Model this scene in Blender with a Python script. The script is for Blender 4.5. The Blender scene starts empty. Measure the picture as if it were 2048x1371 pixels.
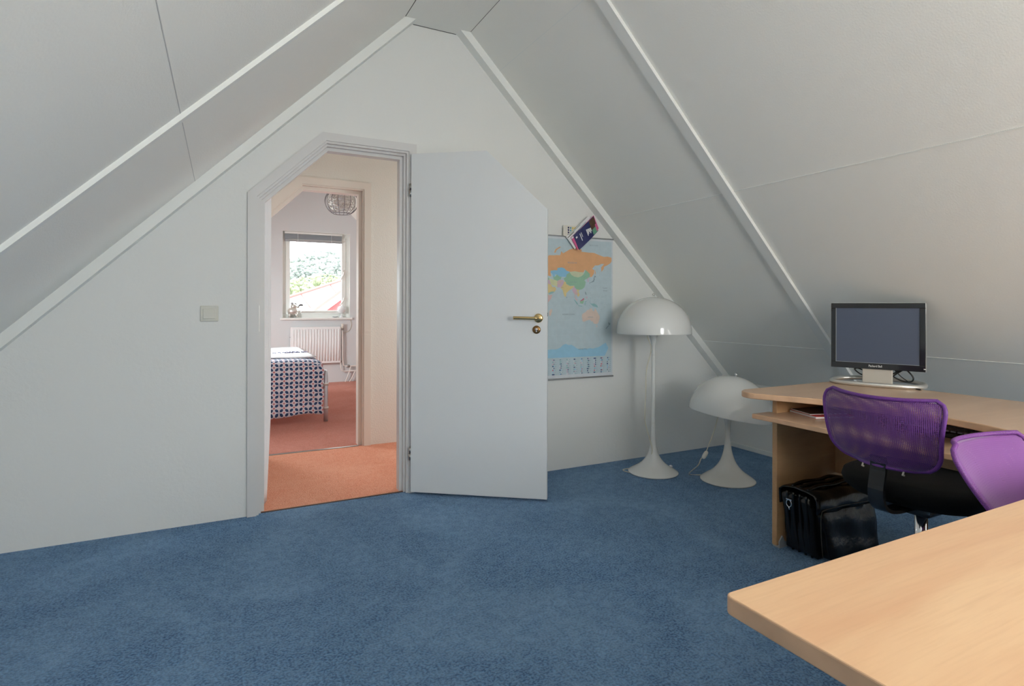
import bpy, bmesh, math, random
from mathutils import Vector, Matrix
random.seed(7)
PI = math.pi
SC = bpy.context.scene
COL = SC.collection

# ---------------------------------------------------------------- camera
YAW, ROLL, HC, FPX, CY = 0.472122, 0.0025165, 1.13, 1136.8, 612.26
F = Vector((math.sin(YAW), math.cos(YAW), 0)); r0 = Vector((math.cos(YAW), -math.sin(YAW), 0)); u0 = Vector((0, 0, 1))
rr = math.cos(ROLL) * r0 + math.sin(ROLL) * u0; uu = -math.sin(ROLL) * r0 + math.cos(ROLL) * u0
cd = bpy.data.cameras.new('camera'); cam = bpy.data.objects.new('camera', cd); COL.objects.link(cam)
cam.matrix_world = Matrix(((rr.x, uu.x, -F.x, 0), (rr.y, uu.y, -F.y, 0), (rr.z, uu.z, -F.z, HC), (0, 0, 0, 1)))
cd.sensor_fit = 'HORIZONTAL'; cd.sensor_width = 36; cd.lens = FPX / 2048 * 36
cd.shift_y = -(685.5 - CY) / 2048; cd.clip_start = 0.02
SC.camera = cam
# ---------------------------------------------------------------- view, world
SC.view_settings.view_transform = 'Standard'; SC.view_settings.look = 'None'
SC.view_settings.gamma = 1; SC.view_settings.use_curve_mapping = False
SC.view_settings.exposure = -0.17
SC.cycles.use_denoising = True
SC.cycles.max_bounces = 12; SC.cycles.diffuse_bounces = 8; SC.cycles.transparent_max_bounces = 16
SC.cycles.sample_clamp_indirect = 6
W = bpy.data.worlds.new('world'); SC.world = W; W.use_nodes = True
W.node_tree.nodes['Background'].inputs[0].default_value = (0.93, 0.97, 1.0, 1)
W.node_tree.nodes['Background'].inputs[1].default_value = 7.0

def area(name, loc, direction, sx, sy, power, color, spread=180, portal=False):
    l = bpy.data.lights.new(name, 'AREA'); l.shape = 'RECTANGLE'; l.size = sx; l.size_y = sy
    l.energy = power; l.color = color; l.spread = math.radians(spread)
    o = bpy.data.objects.new(name, l); COL.objects.link(o); o.location = loc
    o.rotation_euler = Vector(direction).to_track_quat('-Z', 'Y').to_euler()
    if portal: l.cycles.is_portal = True
    return o
YB = -1.75                        # back gable of the study
area('daylight_back_window', (1.24, YB - 0.12, 1.57), (0, 1, 0), 0.98, 1.2, 70, (1.0, 0.985, 0.925))
area('fill_study_west', (-0.62, -0.75, 1.31), (1, 0, -1), 1.0, 0.8, 38, (1.0, 0.985, 0.93))  # added fill for the slopes, no roof window is built here
area('fill_study_east', (2.95, -0.9, 1.18), (-1, 0, -0.9), 1.0, 0.8, 33, (1.0, 0.985, 0.93))  # second added fill, aimed across at the left slope
area('fill_landing', (2.55, 4.05, 1.6), (-1, 0, -0.8), 0.5, 0.5, 15, (0.88, 0.97, 1.0))  # unseen fill added to lift the landing
area('fill_bedroom', (-0.45, 6.7, 1.38), (1, 0, -0.75), 0.9, 0.9, 84, (0.86, 0.97, 1.0))  # added fill brightening the bedroom's window wall, without any opening
area('daylight_bedroom_window', (1.24, 8.86, 1.57), (0, -1, 0), 0.75, 1.1, 1, (1, 1, 1), portal=True)

# ---------------------------------------------------------------- materials
MATS = {}
def mat(name, col, rough=0.6, metal=0.0, noise=0, nscale=20, bump=0, bscale=200, spec=0.5, coat=0, col2=None, detail=3):
    m = bpy.data.materials.new(name); m.use_nodes = True; n = m.node_tree.nodes; L = m.node_tree.links
    b = n['Principled BSDF']; b.inputs['Base Color'].default_value = (*col, 1)
    b.inputs['Roughness'].default_value = rough; b.inputs['Metallic'].default_value = metal
    b.inputs['Specular IOR Level'].default_value = spec; b.inputs['Coat Weight'].default_value = coat
    tc = n.new('ShaderNodeTexCoord')
    if noise or col2:
        t = n.new('ShaderNodeTexNoise'); t.inputs['Scale'].default_value = nscale; t.inputs['Detail'].default_value = detail
        L.new(tc.outputs['Object'], t.inputs['Vector'])
        mx = n.new('ShaderNodeMix'); mx.data_type = 'RGBA'
        c2 = col2 if col2 else tuple(c * (1 - noise) for c in col)
        mx.inputs['A'].default_value = (*col, 1); mx.inputs['B'].default_value = (*c2, 1)
        mr = n.new('ShaderNodeMapRange'); mr.inputs['From Min'].default_value = 0.35; mr.inputs['From Max'].default_value = 0.65
        L.new(t.outputs['Fac'], mr.inputs['Value']); L.new(mr.outputs['Result'], mx.inputs['Factor'])
        L.new(mx.outputs['Result'], b.inputs['Base Color'])
    if bump:
        t2 = n.new('ShaderNodeTexNoise'); t2.inputs['Scale'].default_value = bscale; t2.inputs['Detail'].default_value = 4
        L.new(tc.outputs['Object'], t2.inputs['Vector'])
        bp = n.new('ShaderNodeBump'); bp.inputs['Strength'].default_value = bump; bp.inputs['Distance'].default_value = 0.01
        L.new(t2.outputs['Fac'], bp.inputs['Height']); L.new(bp.outputs['Normal'], b.inputs['Normal'])
    MATS[name] = m
    return m

def carpet(name, c1, c2, c3):
    m = mat(name, c1, 0.95, spec=0.1); n = m.node_tree.nodes; L = m.node_tree.links; b = n['Principled BSDF']
    tc = n['Texture Coordinate']
    def noise(scale, det=3, dist=0, warp=None):
        t = n.new('ShaderNodeTexNoise'); t.inputs['Scale'].default_value = scale; t.inputs['Detail'].default_value = det
        t.inputs['Distortion'].default_value = dist
        L.new(tc.outputs['Object'], t.inputs['Vector']); return t
    def ramp(src, a, bb):
        r = n.new('ShaderNodeMapRange'); r.inputs['From Min'].default_value = a; r.inputs['From Max'].default_value = bb
        L.new(src.outputs['Fac'], r.inputs['Value']); return r
    fine = ramp(noise(120, 5), 0.40, 0.60); mid = ramp(noise(28, 6, 0.8), 0.40, 0.62); big = ramp(noise(1.7, 4, 1.2), 0.38, 0.66)
    m1 = n.new('ShaderNodeMix'); m1.data_type = 'RGBA'; m1.inputs['A'].default_value = (*c1, 1); m1.inputs['B'].default_value = (*c2, 1)
    L.new(fine.outputs['Result'], m1.inputs['Factor'])
    m2 = n.new('ShaderNodeMix'); m2.data_type = 'RGBA'; m2.inputs['B'].default_value = (*c3, 1)
    L.new(m1.outputs['Result'], m2.inputs['A'])
    ad = n.new('ShaderNodeMath'); ad.operation = 'MULTIPLY_ADD'; ad.inputs[1].default_value = 0.26
    mu = n.new('ShaderNodeMath'); mu.operation = 'MULTIPLY'; mu.inputs[1].default_value = 0.34
    L.new(big.outputs['Result'], mu.inputs[0]); L.new(mid.outputs['Result'], ad.inputs[0]); L.new(mu.outputs[0], ad.inputs[2])
    L.new(ad.outputs[0], m2.inputs['Factor']); L.new(m2.outputs['Result'], b.inputs['Base Color'])
    b.inputs['Sheen Weight'].default_value = 0.15
    bp = n.new('ShaderNodeBump'); bp.inputs['Strength'].default_value = 0.7; bp.inputs['Distance'].default_value = 0.006
    L.new(fine.outputs['Result'], bp.inputs['Height']); L.new(bp.outputs['Normal'], b.inputs['Normal'])
    return m

def wood(name, c1, c2, c3, rough=0.38, rot=0):
    m = mat(name, c1, rough, spec=0.4); n = m.node_tree.nodes; L = m.node_tree.links; b = n['Principled BSDF']
    tc = n['Texture Coordinate']
    mp = n.new('ShaderNodeMapping'); mp.inputs['Rotation'].default_value = (0, 0, rot); mp.inputs['Scale'].default_value = (1.3, 9, 9)
    L.new(tc.outputs['Object'], mp.inputs['Vector'])
    t = n.new('ShaderNodeTexNoise'); t.inputs['Scale'].default_value = 1.0; t.inputs['Detail'].default_value = 5; t.inputs['Distortion'].default_value = 0.9
    L.new(mp.outputs['Vector'], t.inputs['Vector'])
    mp2 = n.new('ShaderNodeMapping'); mp2.inputs['Rotation'].default_value = (0, 0, rot); mp2.inputs['Scale'].default_value = (9, 170, 170)
    L.new(tc.outputs['Object'], mp2.inputs['Vector'])
    t2 = n.new('ShaderNodeTexNoise'); t2.inputs['Scale'].default_value = 1.0; t2.inputs['Detail'].default_value = 3
    L.new(mp2.outputs['Vector'], t2.inputs['Vector'])
    r1 = n.new('ShaderNodeValToRGB'); e = r1.color_ramp.elements
    e[0].position = 0.33; e[0].color = (*c1, 1); e[1].position = 0.7; e[1].color = (*c2, 1)
    L.new(t.outputs['Fac'], r1.inputs['Fac'])
    mx = n.new('ShaderNodeMix'); mx.data_type = 'RGBA'; mx.inputs['B'].default_value = (*c3, 1)
    mr = n.new('ShaderNodeMapRange'); mr.inputs['From Min'].default_value = 0.45; mr.inputs['From Max'].default_value = 0.8; mr.inputs['To Max'].default_value = 0.35
    L.new(t2.outputs['Fac'], mr.inputs['Value']); L.new(mr.outputs['Result'], mx.inputs['Factor'])
    L.new(r1.outputs['Color'], mx.inputs['A']); L.new(mx.outputs['Result'], b.inputs['Base Color'])
    return m

mat('wall_white', (0.78, 0.785, 0.765), 0.9, bump=0.12, bscale=60, spec=0.2)
mat('slope_white', (0.89, 0.885, 0.84), 0.85, bump=0.10, bscale=140, spec=0.2)
mat('trim_white', (0.84, 0.85, 0.82), 0.5)
mat('frame_white', (0.66, 0.65, 0.64), 0.42)
mat('frame_cream', (0.78, 0.73, 0.67), 0.45)
mat('door_white', (0.725, 0.745, 0.755), 0.42)
mat('landing_cream', (0.80, 0.78, 0.73), 0.9, bump=0.28, bscale=90, spec=0.2)
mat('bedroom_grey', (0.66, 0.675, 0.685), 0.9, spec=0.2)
mat('gap_dark', (0.10, 0.10, 0.10), 0.8)
mat('seam_grey', (0.58, 0.58, 0.57), 0.8)
carpet('carpet_blue', (0.145, 0.30, 0.52), (0.045, 0.12, 0.25), (0.26, 0.44, 0.66))
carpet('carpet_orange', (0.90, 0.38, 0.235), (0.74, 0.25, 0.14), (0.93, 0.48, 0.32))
carpet('carpet_orange_dim', (0.66, 0.25, 0.18), (0.50, 0.16, 0.11), (0.72, 0.32, 0.25))  # landing's orange carpet, darkened and reddened for the bedroom's dimmer light
wood('beech_top', (0.80, 0.53, 0.31), (0.70, 0.41, 0.235), (0.62, 0.36, 0.2), 0.36)
wood('beech_along', (0.62, 0.43, 0.29), (0.54, 0.36, 0.24), (0.46, 0.30, 0.19), 0.30, PI / 2)
wood('beech_panel', (0.60, 0.36, 0.18), (0.50, 0.29, 0.145), (0.42, 0.24, 0.12), 0.45)
mat('beech_edge', (0.66, 0.41, 0.25), 0.45, noise=0.15, nscale=14)
mat('lamp_white', (0.74, 0.745, 0.73), 0.12, coat=0.4)
mat('lamp_stem', (0.74, 0.72, 0.67), 0.2, coat=0.3)
mat('chrome', (0.8, 0.8, 0.8), 0.12, 1.0)
mat('cord_cream', (0.66, 0.62, 0.50), 0.5)
mat('brass', (0.62, 0.46, 0.22), 0.2, 1.0)
mat('brass_dark', (0.30, 0.17, 0.07), 0.3, 1.0)
mat('steel', (0.35, 0.34, 0.32), 0.35, 1.0)
mat('silver', (0.74, 0.72, 0.68), 0.33, 0.75)
mat('silver_plate', (0.62, 0.57, 0.50), 0.4, 0.35)
mat('black_plastic', (0.012, 0.012, 0.013), 0.22)
mat('black_matte', (0.012, 0.012, 0.012), 0.6)
mat('bezel', (0.014, 0.014, 0.016), 0.13, coat=0.3)
mat('screen', (0.062, 0.080, 0.130), 0.38, spec=0.8)  # bluish tone stands in for the reflection on the panel
mat('switch_ivory', (0.66, 0.65, 0.58), 0.3)
mat('seat_black', (0.0035, 0.004, 0.0042), 0.8, bump=0.3, bscale=600, spec=0.15)
mat('leather', (0.006, 0.006, 0.006), 0.26, noise=0.4, nscale=9, bump=0.7, bscale=11, spec=0.5)
mat('leather_seam', (0.05, 0.045, 0.035), 0.5)
mat('text_white', (0.85, 0.85, 0.85), 0.5)
mat('paper', (0.78, 0.79, 0.80), 0.7)
mat('paper_cream', (0.74, 0.70, 0.62), 0.7)
mat('rad_white', (0.84, 0.83, 0.83), 0.4)
mat('pipe_white', (0.78, 0.74, 0.70), 0.4)
mat('curtain_white', (0.82, 0.82, 0.84), 0.9, bump=0.3, bscale=160)
mat('bed_metal', (0.60, 0.62, 0.65), 0.3, 0.8)
mat('mattress_white', (0.8, 0.8, 0.8), 0.9)
mat('sheet_white', (0.88, 0.88, 0.90), 0.9, bump=0.4, bscale=25)
mat('plastic_grey', (0.36, 0.37, 0.38), 0.4)
mat('blind_grey', (0.46, 0.50, 0.54), 0.45)
mat("wire_grey", (0.24, 0.23, 0.24), 0.4, 0.4)
mat('red', (0.62, 0.03, 0.03), 0.35)
mat('pink', (0.68, 0.12, 0.30), 0.5)
mat('navy', (0.025, 0.03, 0.12), 0.35)
mat('brown', (0.10, 0.05, 0.03), 0.6)
mat('green', (0.13, 0.33, 0.22), 0.6)
mat('yellow', (0.72, 0.58, 0.12), 0.6)
mat('teal', (0.12, 0.36, 0.45), 0.6)
mat('roof_tile', (0.36, 0.31, 0.30), 0.8, noise=0.12, nscale=4)
mat('roof_red', (0.50, 0.20, 0.18), 0.7)
mat('house_brick', (0.46, 0.16, 0.16), 0.85, noise=0.2, nscale=3)
mat('leaves_dark', (0.46, 0.51, 0.49), 0.9, noise=0.45, nscale=3.0)  # foliage paled so that the outdoor haze sits in its colour
mat('leaves_light', (0.50, 0.57, 0.36), 0.9, noise=0.5, nscale=3.0)  # lighter foliage, likewise whitened for the haze
mat('bark', (0.12, 0.08, 0.05), 0.9)
mat('lawn', (0.12, 0.2, 0.06), 0.95, noise=0.4, nscale=0.5)

def glass_mat():
    m = bpy.data.materials.new('glass'); m.use_nodes = True; n = m.node_tree.nodes; L = m.node_tree.links
    n.remove(n['Principled BSDF']); t = n.new('ShaderNodeBsdfTransparent'); g = n.new('ShaderNodeBsdfGlossy'); g.inputs['Roughness'].default_value = 0.02
    mx = n.new('ShaderNodeMixShader'); mx.inputs[0].default_value = 0.05
    L.new(t.outputs[0], mx.inputs[1]); L.new(g.outputs[0], mx.inputs[2]); L.new(mx.outputs[0], n['Material Output'].inputs[0]); MATS['glass'] = m
glass_mat()
def net_mat(name, col, hole, s=420):
    # woven polyester net: real holes between the threads
    m = mat(name, col, 0.6, spec=0.35); n = m.node_tree.nodes; L = m.node_tree.links; b = n['Principled BSDF']
    b.inputs['Sheen Weight'].default_value = 0.3
    uv = n.new('ShaderNodeUVMap'); sp = n.new('ShaderNodeSeparateXYZ'); L.new(uv.outputs[0], sp.inputs[0])
    def tri(o, k):
        a = n.new('ShaderNodeMath'); a.operation = 'MULTIPLY'; a.inputs[1].default_value = k; L.new(sp.outputs[o], a.inputs[0])
        f = n.new('ShaderNodeMath'); f.operation = 'PINGPONG'; f.inputs[1].default_value = 1; L.new(a.outputs[0], f.inputs[0]); return f
    x, y = tri('X', s), tri('Y', s)
    mn = n.new('ShaderNodeMath'); mn.operation = 'MINIMUM'; L.new(x.outputs[0], mn.inputs[0]); L.new(y.outputs[0], mn.inputs[1])
    gt = n.new('ShaderNodeMath'); gt.operation = 'GREATER_THAN'; gt.inputs[1].default_value = 1 - hole; L.new(mn.outputs[0], gt.inputs[0])
    t = n.new('ShaderNodeBsdfTransparent'); mx = n.new('ShaderNodeMixShader')
    L.new(gt.outputs[0], mx.inputs[0]); L.new(b.outputs[0], mx.inputs[1]); L.new(t.outputs[0], mx.inputs[2]); L.new(mx.outputs[0], n['Material Output'].inputs[0])
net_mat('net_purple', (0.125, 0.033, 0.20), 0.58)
net_mat('net_purple_lit', (0.205, 0.055, 0.265), 0.22)  # same purple net, colour lightened for the window light on its front
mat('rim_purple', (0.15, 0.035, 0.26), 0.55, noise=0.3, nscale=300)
mat('rim_purple_lit', (0.21, 0.05, 0.29), 0.55, noise=0.4, nscale=300)  # rim colour lightened along with the lit net

def bedspread_mat():
    m = mat('bedspread', (0.74, 0.75, 0.82), 0.9); n = m.node_tree.nodes; L = m.node_tree.links; b = n['Principled BSDF']
    uv = n.new('ShaderNodeUVMap'); sp = n.new('ShaderNodeSeparateXYZ'); L.new(uv.outputs[0], sp.inputs[0])
    def M(op, a, bb=None, c=None):
        x = n.new('ShaderNodeMath'); x.operation = op
        for i, v in enumerate((a, bb, c)):
            if v is None: continue
            if isinstance(v, (int, float)): x.inputs[i].default_value = v
            else: L.new(v, x.inputs[i])
        return x.outputs[0]
    U = M('MULTIPLY', sp.outputs[0], 1 / 0.088); V = M('MULTIPLY', sp.outputs[1], 1 / 0.086)
    fu = M('SUBTRACT', M('FRACT', U), 0.5); fv = M('SUBTRACT', M('FRACT', V), 0.5)
    r = M('SQRT', M('ADD', M('MULTIPLY', fu, fu), M('MULTIPLY', fv, fv)))
    th = M('ARCTAN2', fv, fu)
    pet = M('MULTIPLY', M('SINE', M('MULTIPLY', th, 2)), M('SINE', M('MULTIPLY', th, 2)))
    lobe = M('GREATER_THAN', M('SUBTRACT', pet, M('ABSOLUTE', M('MULTIPLY', M('SUBTRACT', r, 0.27), 3.0))), 0.22)
    cu = M('SUBTRACT', M('FRACT', M('ADD', U, 0.5)), 0.5); cv = M('SUBTRACT', M('FRACT', M('ADD', V, 0.5)), 0.5)
    dot = M('LESS_THAN', M('ADD', M('ABSOLUTE', cu), M('ABSOLUTE', cv)), 0.13)
    cu2 = M('SUBTRACT', M('FRACT', M('ADD', U, 0.5)), 0.5)
    d2 = M('LESS_THAN', M('ADD', M('ABSOLUTE', cu2), M('ABSOLUTE', fv)), 0.12)
    coral = M('MAXIMUM', dot, d2)
    a = n.new('ShaderNodeMix'); a.data_type = 'RGBA'; a.inputs['A'].default_value = (0.72, 0.73, 0.80, 1); a.inputs['B'].default_value = (0.62, 0.20, 0.22, 1); L.new(coral, a.inputs['Factor'])
    c = n.new('ShaderNodeMix'); c.data_type = 'RGBA'; c.inputs['B'].default_value = (0.02, 0.06, 0.16, 1); L.new(a.outputs['Result'], c.inputs['A']); L.new(lobe, c.inputs['Factor'])
    L.new(c.outputs['Result'], b.inputs['Base Color'])
bedspread_mat()

# ---------------------------------------------------------------- mesh helpers
def BM(): return bmesh.new()
def bx(bm, x0, x1, y0, y1, z0, z1, bev=0, mi=0, seg=2):
    ps = [(x, y, z) for x in (x0, x1) for y in (y0, y1) for z in (z0, z1)]
    v = [bm.verts.new(p) for p in ps]; fs = []
    for f in ((0, 1, 3, 2), (4, 6, 7, 5), (0, 4, 5, 1), (2, 3, 7, 6), (0, 2, 6, 4), (1, 5, 7, 3)):
        q = bm.faces.new([v[i] for i in f]); q.material_index = mi; fs.append(q)
    if bev:
        es = list({e for f in fs for e in f.edges})
        r = bmesh.ops.bevel(bm, geom=es, offset=bev, segments=seg, profile=0.5, affect='EDGES')
        for f in r['faces']: f.material_index = mi
    return v
def prism(bm, pts, axis, a, b, mi=0, bev=0, bevaxis=None):
    def P(p, t): return {'x': (t, p[0], p[1]), 'y': (p[0], t, p[1]), 'z': (p[0], p[1], t)}[axis]
    A = [bm.verts.new(P(p, a)) for p in pts]; B = [bm.verts.new(P(p, b)) for p in pts]; fs = []
    fs.append(bm.faces.new(A[::-1])); fs.append(bm.faces.new(B))
    n = len(pts)
    for i in range(n): fs.append(bm.faces.new((A[i], A[(i + 1) % n], B[(i + 1) % n], B[i])))
    for f in fs: f.material_index = mi
    bmesh.ops.recalc_face_normals(bm, faces=fs)
    if bev:
        es = list(fs[0].edges) + list(fs[1].edges)
        r = bmesh.ops.bevel(bm, geom=es, offset=bev, segments=2, profile=0.5, affect='EDGES')
        for f in r['faces']: f.material_index = mi
    return fs
def smoothpath(pts, k=6, closed=False):
    P = [Vector(p) for p in pts]; n = len(P); out = []
    rng = range(n) if closed else range(n - 1)
    for i in rng:
        if closed: p0, p1, p2, p3 = P[(i - 1) % n], P[i], P[(i + 1) % n], P[(i + 2) % n]
        else: p0, p1, p2, p3 = P[max(i - 1, 0)], P[i], P[i + 1], P[min(i + 2, n - 1)]
        for j in range(k):
            t = j / k
            out.append(0.5 * ((2 * p1) + (-p0 + p2) * t + (2 * p0 - 5 * p1 + 4 * p2 - p3) * t * t + (-p0 + 3 * p1 - 3 * p2 + p3) * t ** 3))
    if not closed: out.append(P[-1])
    return out
def tube(bm, pts, r, n=8, closed=False, mi=0, caps=True):
    P = [Vector(p) for p in pts]; m = len(P); R = r if isinstance(r, (list, tuple)) else [r] * m
    rings = []; prev = None
    for i in range(m):
        if closed: d = P[(i + 1) % m] - P[(i - 1) % m]
        else: d = P[min(i + 1, m - 1)] - P[max(i - 1, 0)]
        d.normalize()
        if prev is None:
            up = Vector((0, 0, 1)) if abs(d.z) < 0.9 else Vector((1, 0, 0))
            s = d.cross(up).normalized()
        else:
            s = prev - d * prev.dot(d)
            if s.length < 1e-6: s = d.orthogonal()
            s.normalize()
        prev = s; t = d.cross(s)
        rings.append([bm.verts.new(P[i] + (s * math.cos(2 * PI * k / n) + t * math.sin(2 * PI * k / n)) * R[i]) for k in range(n)])
    for i in range(m if closed else m - 1):
        a, b = rings[i], rings[(i + 1) % m]
        for k in range(n):
            f = bm.faces.new((a[k], a[(k + 1) % n], b[(k + 1) % n], b[k])); f.smooth = True; f.material_index = mi
    if caps and not closed:
        for q in (rings[0][::-1], rings[-1]):
            f = bm.faces.new(q); f.material_index = mi
def lathe(bm, prof, seg=48, c=(0, 0, 0), mi=0, axis='z'):
    rings = []
    for (r, z) in prof:
        if r < 1e-6: rings.append([bm.verts.new(_ax(c, 0, 0, z, axis))]); continue
        rings.append([bm.verts.new(_ax(c, r * math.cos(2 * PI * k / seg), r * math.sin(2 * PI * k / seg), z, axis)) for k in range(seg)])
    for a, b in zip(rings, rings[1:]):
        for k in range(seg):
            k2 = (k + 1) % seg
            if len(a) == 1 and len(b) == 1: continue
            if len(a) == 1: vs = (a[0], b[k2], b[k])
            elif len(b) == 1: vs = (a[k], a[k2], b[0])
            else: vs = (a[k], a[k2], b[k2], b[k])
            f = bm.faces.new(vs); f.smooth = True; f.material_index = mi
def _ax(c, x, y, z, axis):
    if axis == 'z': return (c[0] + x, c[1] + y, c[2] + z)
    if axis == 'y': return (c[0] + x, c[1] + z, c[2] + y)
    return (c[0] + z, c[1] + x, c[2] + y)
def sphere(bm, c, r, sc=(1, 1, 1), u=16, v=10, mi=0):
    m = Matrix.Translation(c) @ Matrix.Diagonal((r * sc[0], r * sc[1], r * sc[2], 1))
    res = bmesh.ops.create_uvsphere(bm, u_segments=u, v_segments=v, radius=1, matrix=m)
    for vv in res['verts']:
        for f in vv.link_faces: f.smooth = True; f.material_index = mi
def obj(name, bm, mats, parent=None, world=True, smooth=None, fix=True):
    me = bpy.data.meshes.new(name)
    if fix: bmesh.ops.recalc_face_normals(bm, faces=bm.faces)
    bm.to_mesh(me); bm.free()
    for m in (mats if isinstance(mats, (list, tuple)) else [mats]): me.materials.append(MATS[m])
    o = bpy.data.objects.new(name, me); COL.objects.link(o)
    if parent is not None:
        o.parent = parent
        if world:
            mw = Matrix.Identity(4); q = parent; chain = []
            while q is not None: chain.append(q.matrix_basis.copy()); q = q.parent
            for c in reversed(chain): mw = mw @ c
            me.transform(mw.inverted())
    if smooth:
        for p in me.polygons: p.use_smooth = True
    return o
def thing(name, label, cat, loc=(0, 0, 0), rz=0, group=None):
    o = bpy.data.objects.new(name, None); COL.objects.link(o); o.empty_display_size = 0.05
    o.location = loc; o.rotation_euler = (0, 0, rz)
    return tag(o, label, cat, group)
def tag(o, label, cat, group=None):
    o['label'] = label; o['category'] = cat
    if group: o['group'] = group
    return o
def struct(name, bm, mats, label=None, cat=None, parent=None):
    o = obj(name, bm, mats, parent)
    if parent is None:
        o['kind'] = 'structure'
        if label: o['label'] = label; o['category'] = cat or name.split('_')[0]
    return o
def text_mesh(name, s, size, m, matrix, parent, extrude=0.0004, align='CENTER'):
    cu = bpy.data.curves.new(name, 'FONT'); cu.body = s; cu.size = size; cu.extrude = extrude; cu.align_x = align; cu.align_y = 'CENTER'
    tmp = bpy.data.objects.new('tmp', cu); COL.objects.link(tmp)
    dg = bpy.context.evaluated_depsgraph_get(); me = bpy.data.meshes.new_from_object(tmp.evaluated_get(dg))
    bpy.data.objects.remove(tmp); bpy.data.curves.remove(cu)
    me.transform(matrix); me.materials.clear(); me.materials.append(MATS[m]); me.name = name
    if parent is None: return me
    o = bpy.data.objects.new(name, me); COL.objects.link(o); o.parent = parent
    return o

# ---------------------------------------------------------------- the shell
YW = 3.359           # study side of the gable partition
YL = YW + 0.10       # landing side
YM = 4.645; YM2 = 4.745   # second partition
YE = 8.709           # bedroom end wall, inner face
XL, XR, ZC = -1.35, 3.70, 2.845
ZLK, ZRK = XL + 1.881, 4.228 - XR
CXL, CXR = 0.964, 1.383
bm = BM(); bx(bm, XL - 0.1, XR + 0.1, YB - 0.2, 3.385, -0.12, 0); struct('floor', bm, 'carpet_blue', 'blue cut pile carpet covering the study floor', 'carpet')
bm = BM(); bx(bm, XL - 0.1, XR + 0.1, 3.385, YM + 0.01, -0.12, 0.001); struct('floor_inner', bm, 'carpet_orange', 'orange carpet of the landing beyond the open door', 'carpet')
bm = BM(); bx(bm, XL - 0.1, XR + 0.1, YM + 0.01, YE + 0.1, -0.12, 0.0); struct('floor_rear', bm, 'carpet_orange_dim', 'orange carpet of the far bedroom, coloured as in dimmer light', 'carpet')

def slab(bm, x0, z0, x1, z1, y0, y1, th, mi=0):
    d = Vector((x1 - x0, z1 - z0)).normalized(); nrm = Vector((-d.y, d.x)) * th
    prism(bm, [(x0, z0), (x1, z1), (x1 + nrm.x, z1 + nrm.y), (x0 + nrm.x, z0 + nrm.y)], 'y', y0, y1, mi)
# left slope with its board joints
bm = BM(); slab(bm, XL, ZLK, CXL, ZC, YB, YE, 0.1)
for x in (-0.123, -1.01): slab(bm, x, x + 1.881, x + 0.0018, x + 1.881 + 0.0018, YB, YW, -0.0006, 1)
struct('ceiling_left', bm, ['slope_white', 'seam_grey'], 'white sloping roof board ceiling over the light switch side', 'ceiling')
bm = BM(); slab(bm, CXR, ZC, XR, ZRK, YB, YE, 0.1)
for x in (3.362, 2.470, 1.585): slab(bm, x, 4.228 - x, x + 0.0035, 4.228 - x - 0.0035, YB, YW, -0.0025, 1)
struct('ceiling_right', bm, ['slope_white', 'trim_white'], 'white sloping roof board ceiling above the computer desk', 'ceiling')
bm = BM(); bx(bm, CXL - 0.1, CXR + 0.1, YB, YE, ZC, ZC + 0.08)
bx(bm, CXL - 0.001, CXL + 0.003, YB, YW - 0.075, ZC - 0.002, ZC, mi=1); bx(bm, CXR - 0.0015, CXR + 0.001, YB, YW - 0.075, ZC - 0.001, ZC, mi=1)
bx(bm, CXL + 0.07, CXR - 0.07, YW - 0.003, YW, ZC - 0.003, ZC, mi=1)
struct('ceiling', bm, ['slope_white', 'gap_dark'], 'narrow flat white ceiling strip along the ridge', 'ceiling')
bm = BM(); bx(bm, XR, XR + 0.08, YB, YE, 0, ZRK + 0.02); struct('wall_right', bm, 'wall_white')
bm = BM(); bx(bm, XL - 0.08, XL, YB, YE, 0, ZLK + 0.02); struct('wall_left', bm, 'wall_white')
bm = BM(); bx(bm, XR - 0.012, XR, YB, YW, 0, 0.035, 0.003); struct('baseboard_right', bm, 'trim_white')
GAB = [(XL, 0), (XL, ZLK), (CXL, ZC), (CXR, ZC), (XR, ZRK), (XR, 0)]
def gable_with_door(name, y0, y1, door, mats, mif=0, mib=0):
    # door: polyline of the hole from its left foot up and over to its right foot
    pts = GAB[:] + [(x, z) for x, z in reversed(door)]
    bm = BM(); fs = prism(bm, pts, 'y', y0, y1)
    for f in fs:
        n = f.calc_center_median()
        f.normal_update()
        if abs(f.normal.y) > 0.5: f.material_index = mif if n.y < (y0 + y1) / 2 else mib
    return struct(name, bm, mats)
D1 = [(0.17, 0), (0.17, 1.715), (0.53, 2.064), (1.008, 2.064), (1.008, 0)]
D2 = [(0.19, 0), (0.19, 1.72), (0.548, 2.078), (1.03, 2.078), (1.03, 0)]
gable_with_door('wall_front', YW, YL, D1, ['wall_white', 'landing_cream'], 0, 1)
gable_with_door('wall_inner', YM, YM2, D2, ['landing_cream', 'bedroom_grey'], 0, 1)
def gable_with_window(name, y0, y1, x0, x1, z0, z1, m):
    bm = BM()
    prism(bm, [(XL, 0), (XL, ZLK), (x0, x0 + 1.881), (x0, 0)], 'y', y0, y1)
    prism(bm, [(x1, 0), (x1, 4.228 - x1), (XR, ZRK), (XR, 0)], 'y', y0, y1)
    prism(bm, [(x0, 0), (x0, z0), (x1, z0), (x1, 0)], 'y', y0, y1)
    prism(bm, [(x0, z1), (x0, x0 + 1.881), (CXL, ZC), (CXR, ZC), (x1, 4.228 - x1), (x1, z1)], 'y', y0, y1)
    return struct(name, bm, m)
WX0, WX1, WZ0, WZ1 = 0.77, 1.715, 0.955, 2.205
gable_with_window('wall_outer', YE, YE + 0.28, WX0, WX1, WZ0, WZ1, 'bedroom_grey')
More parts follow.
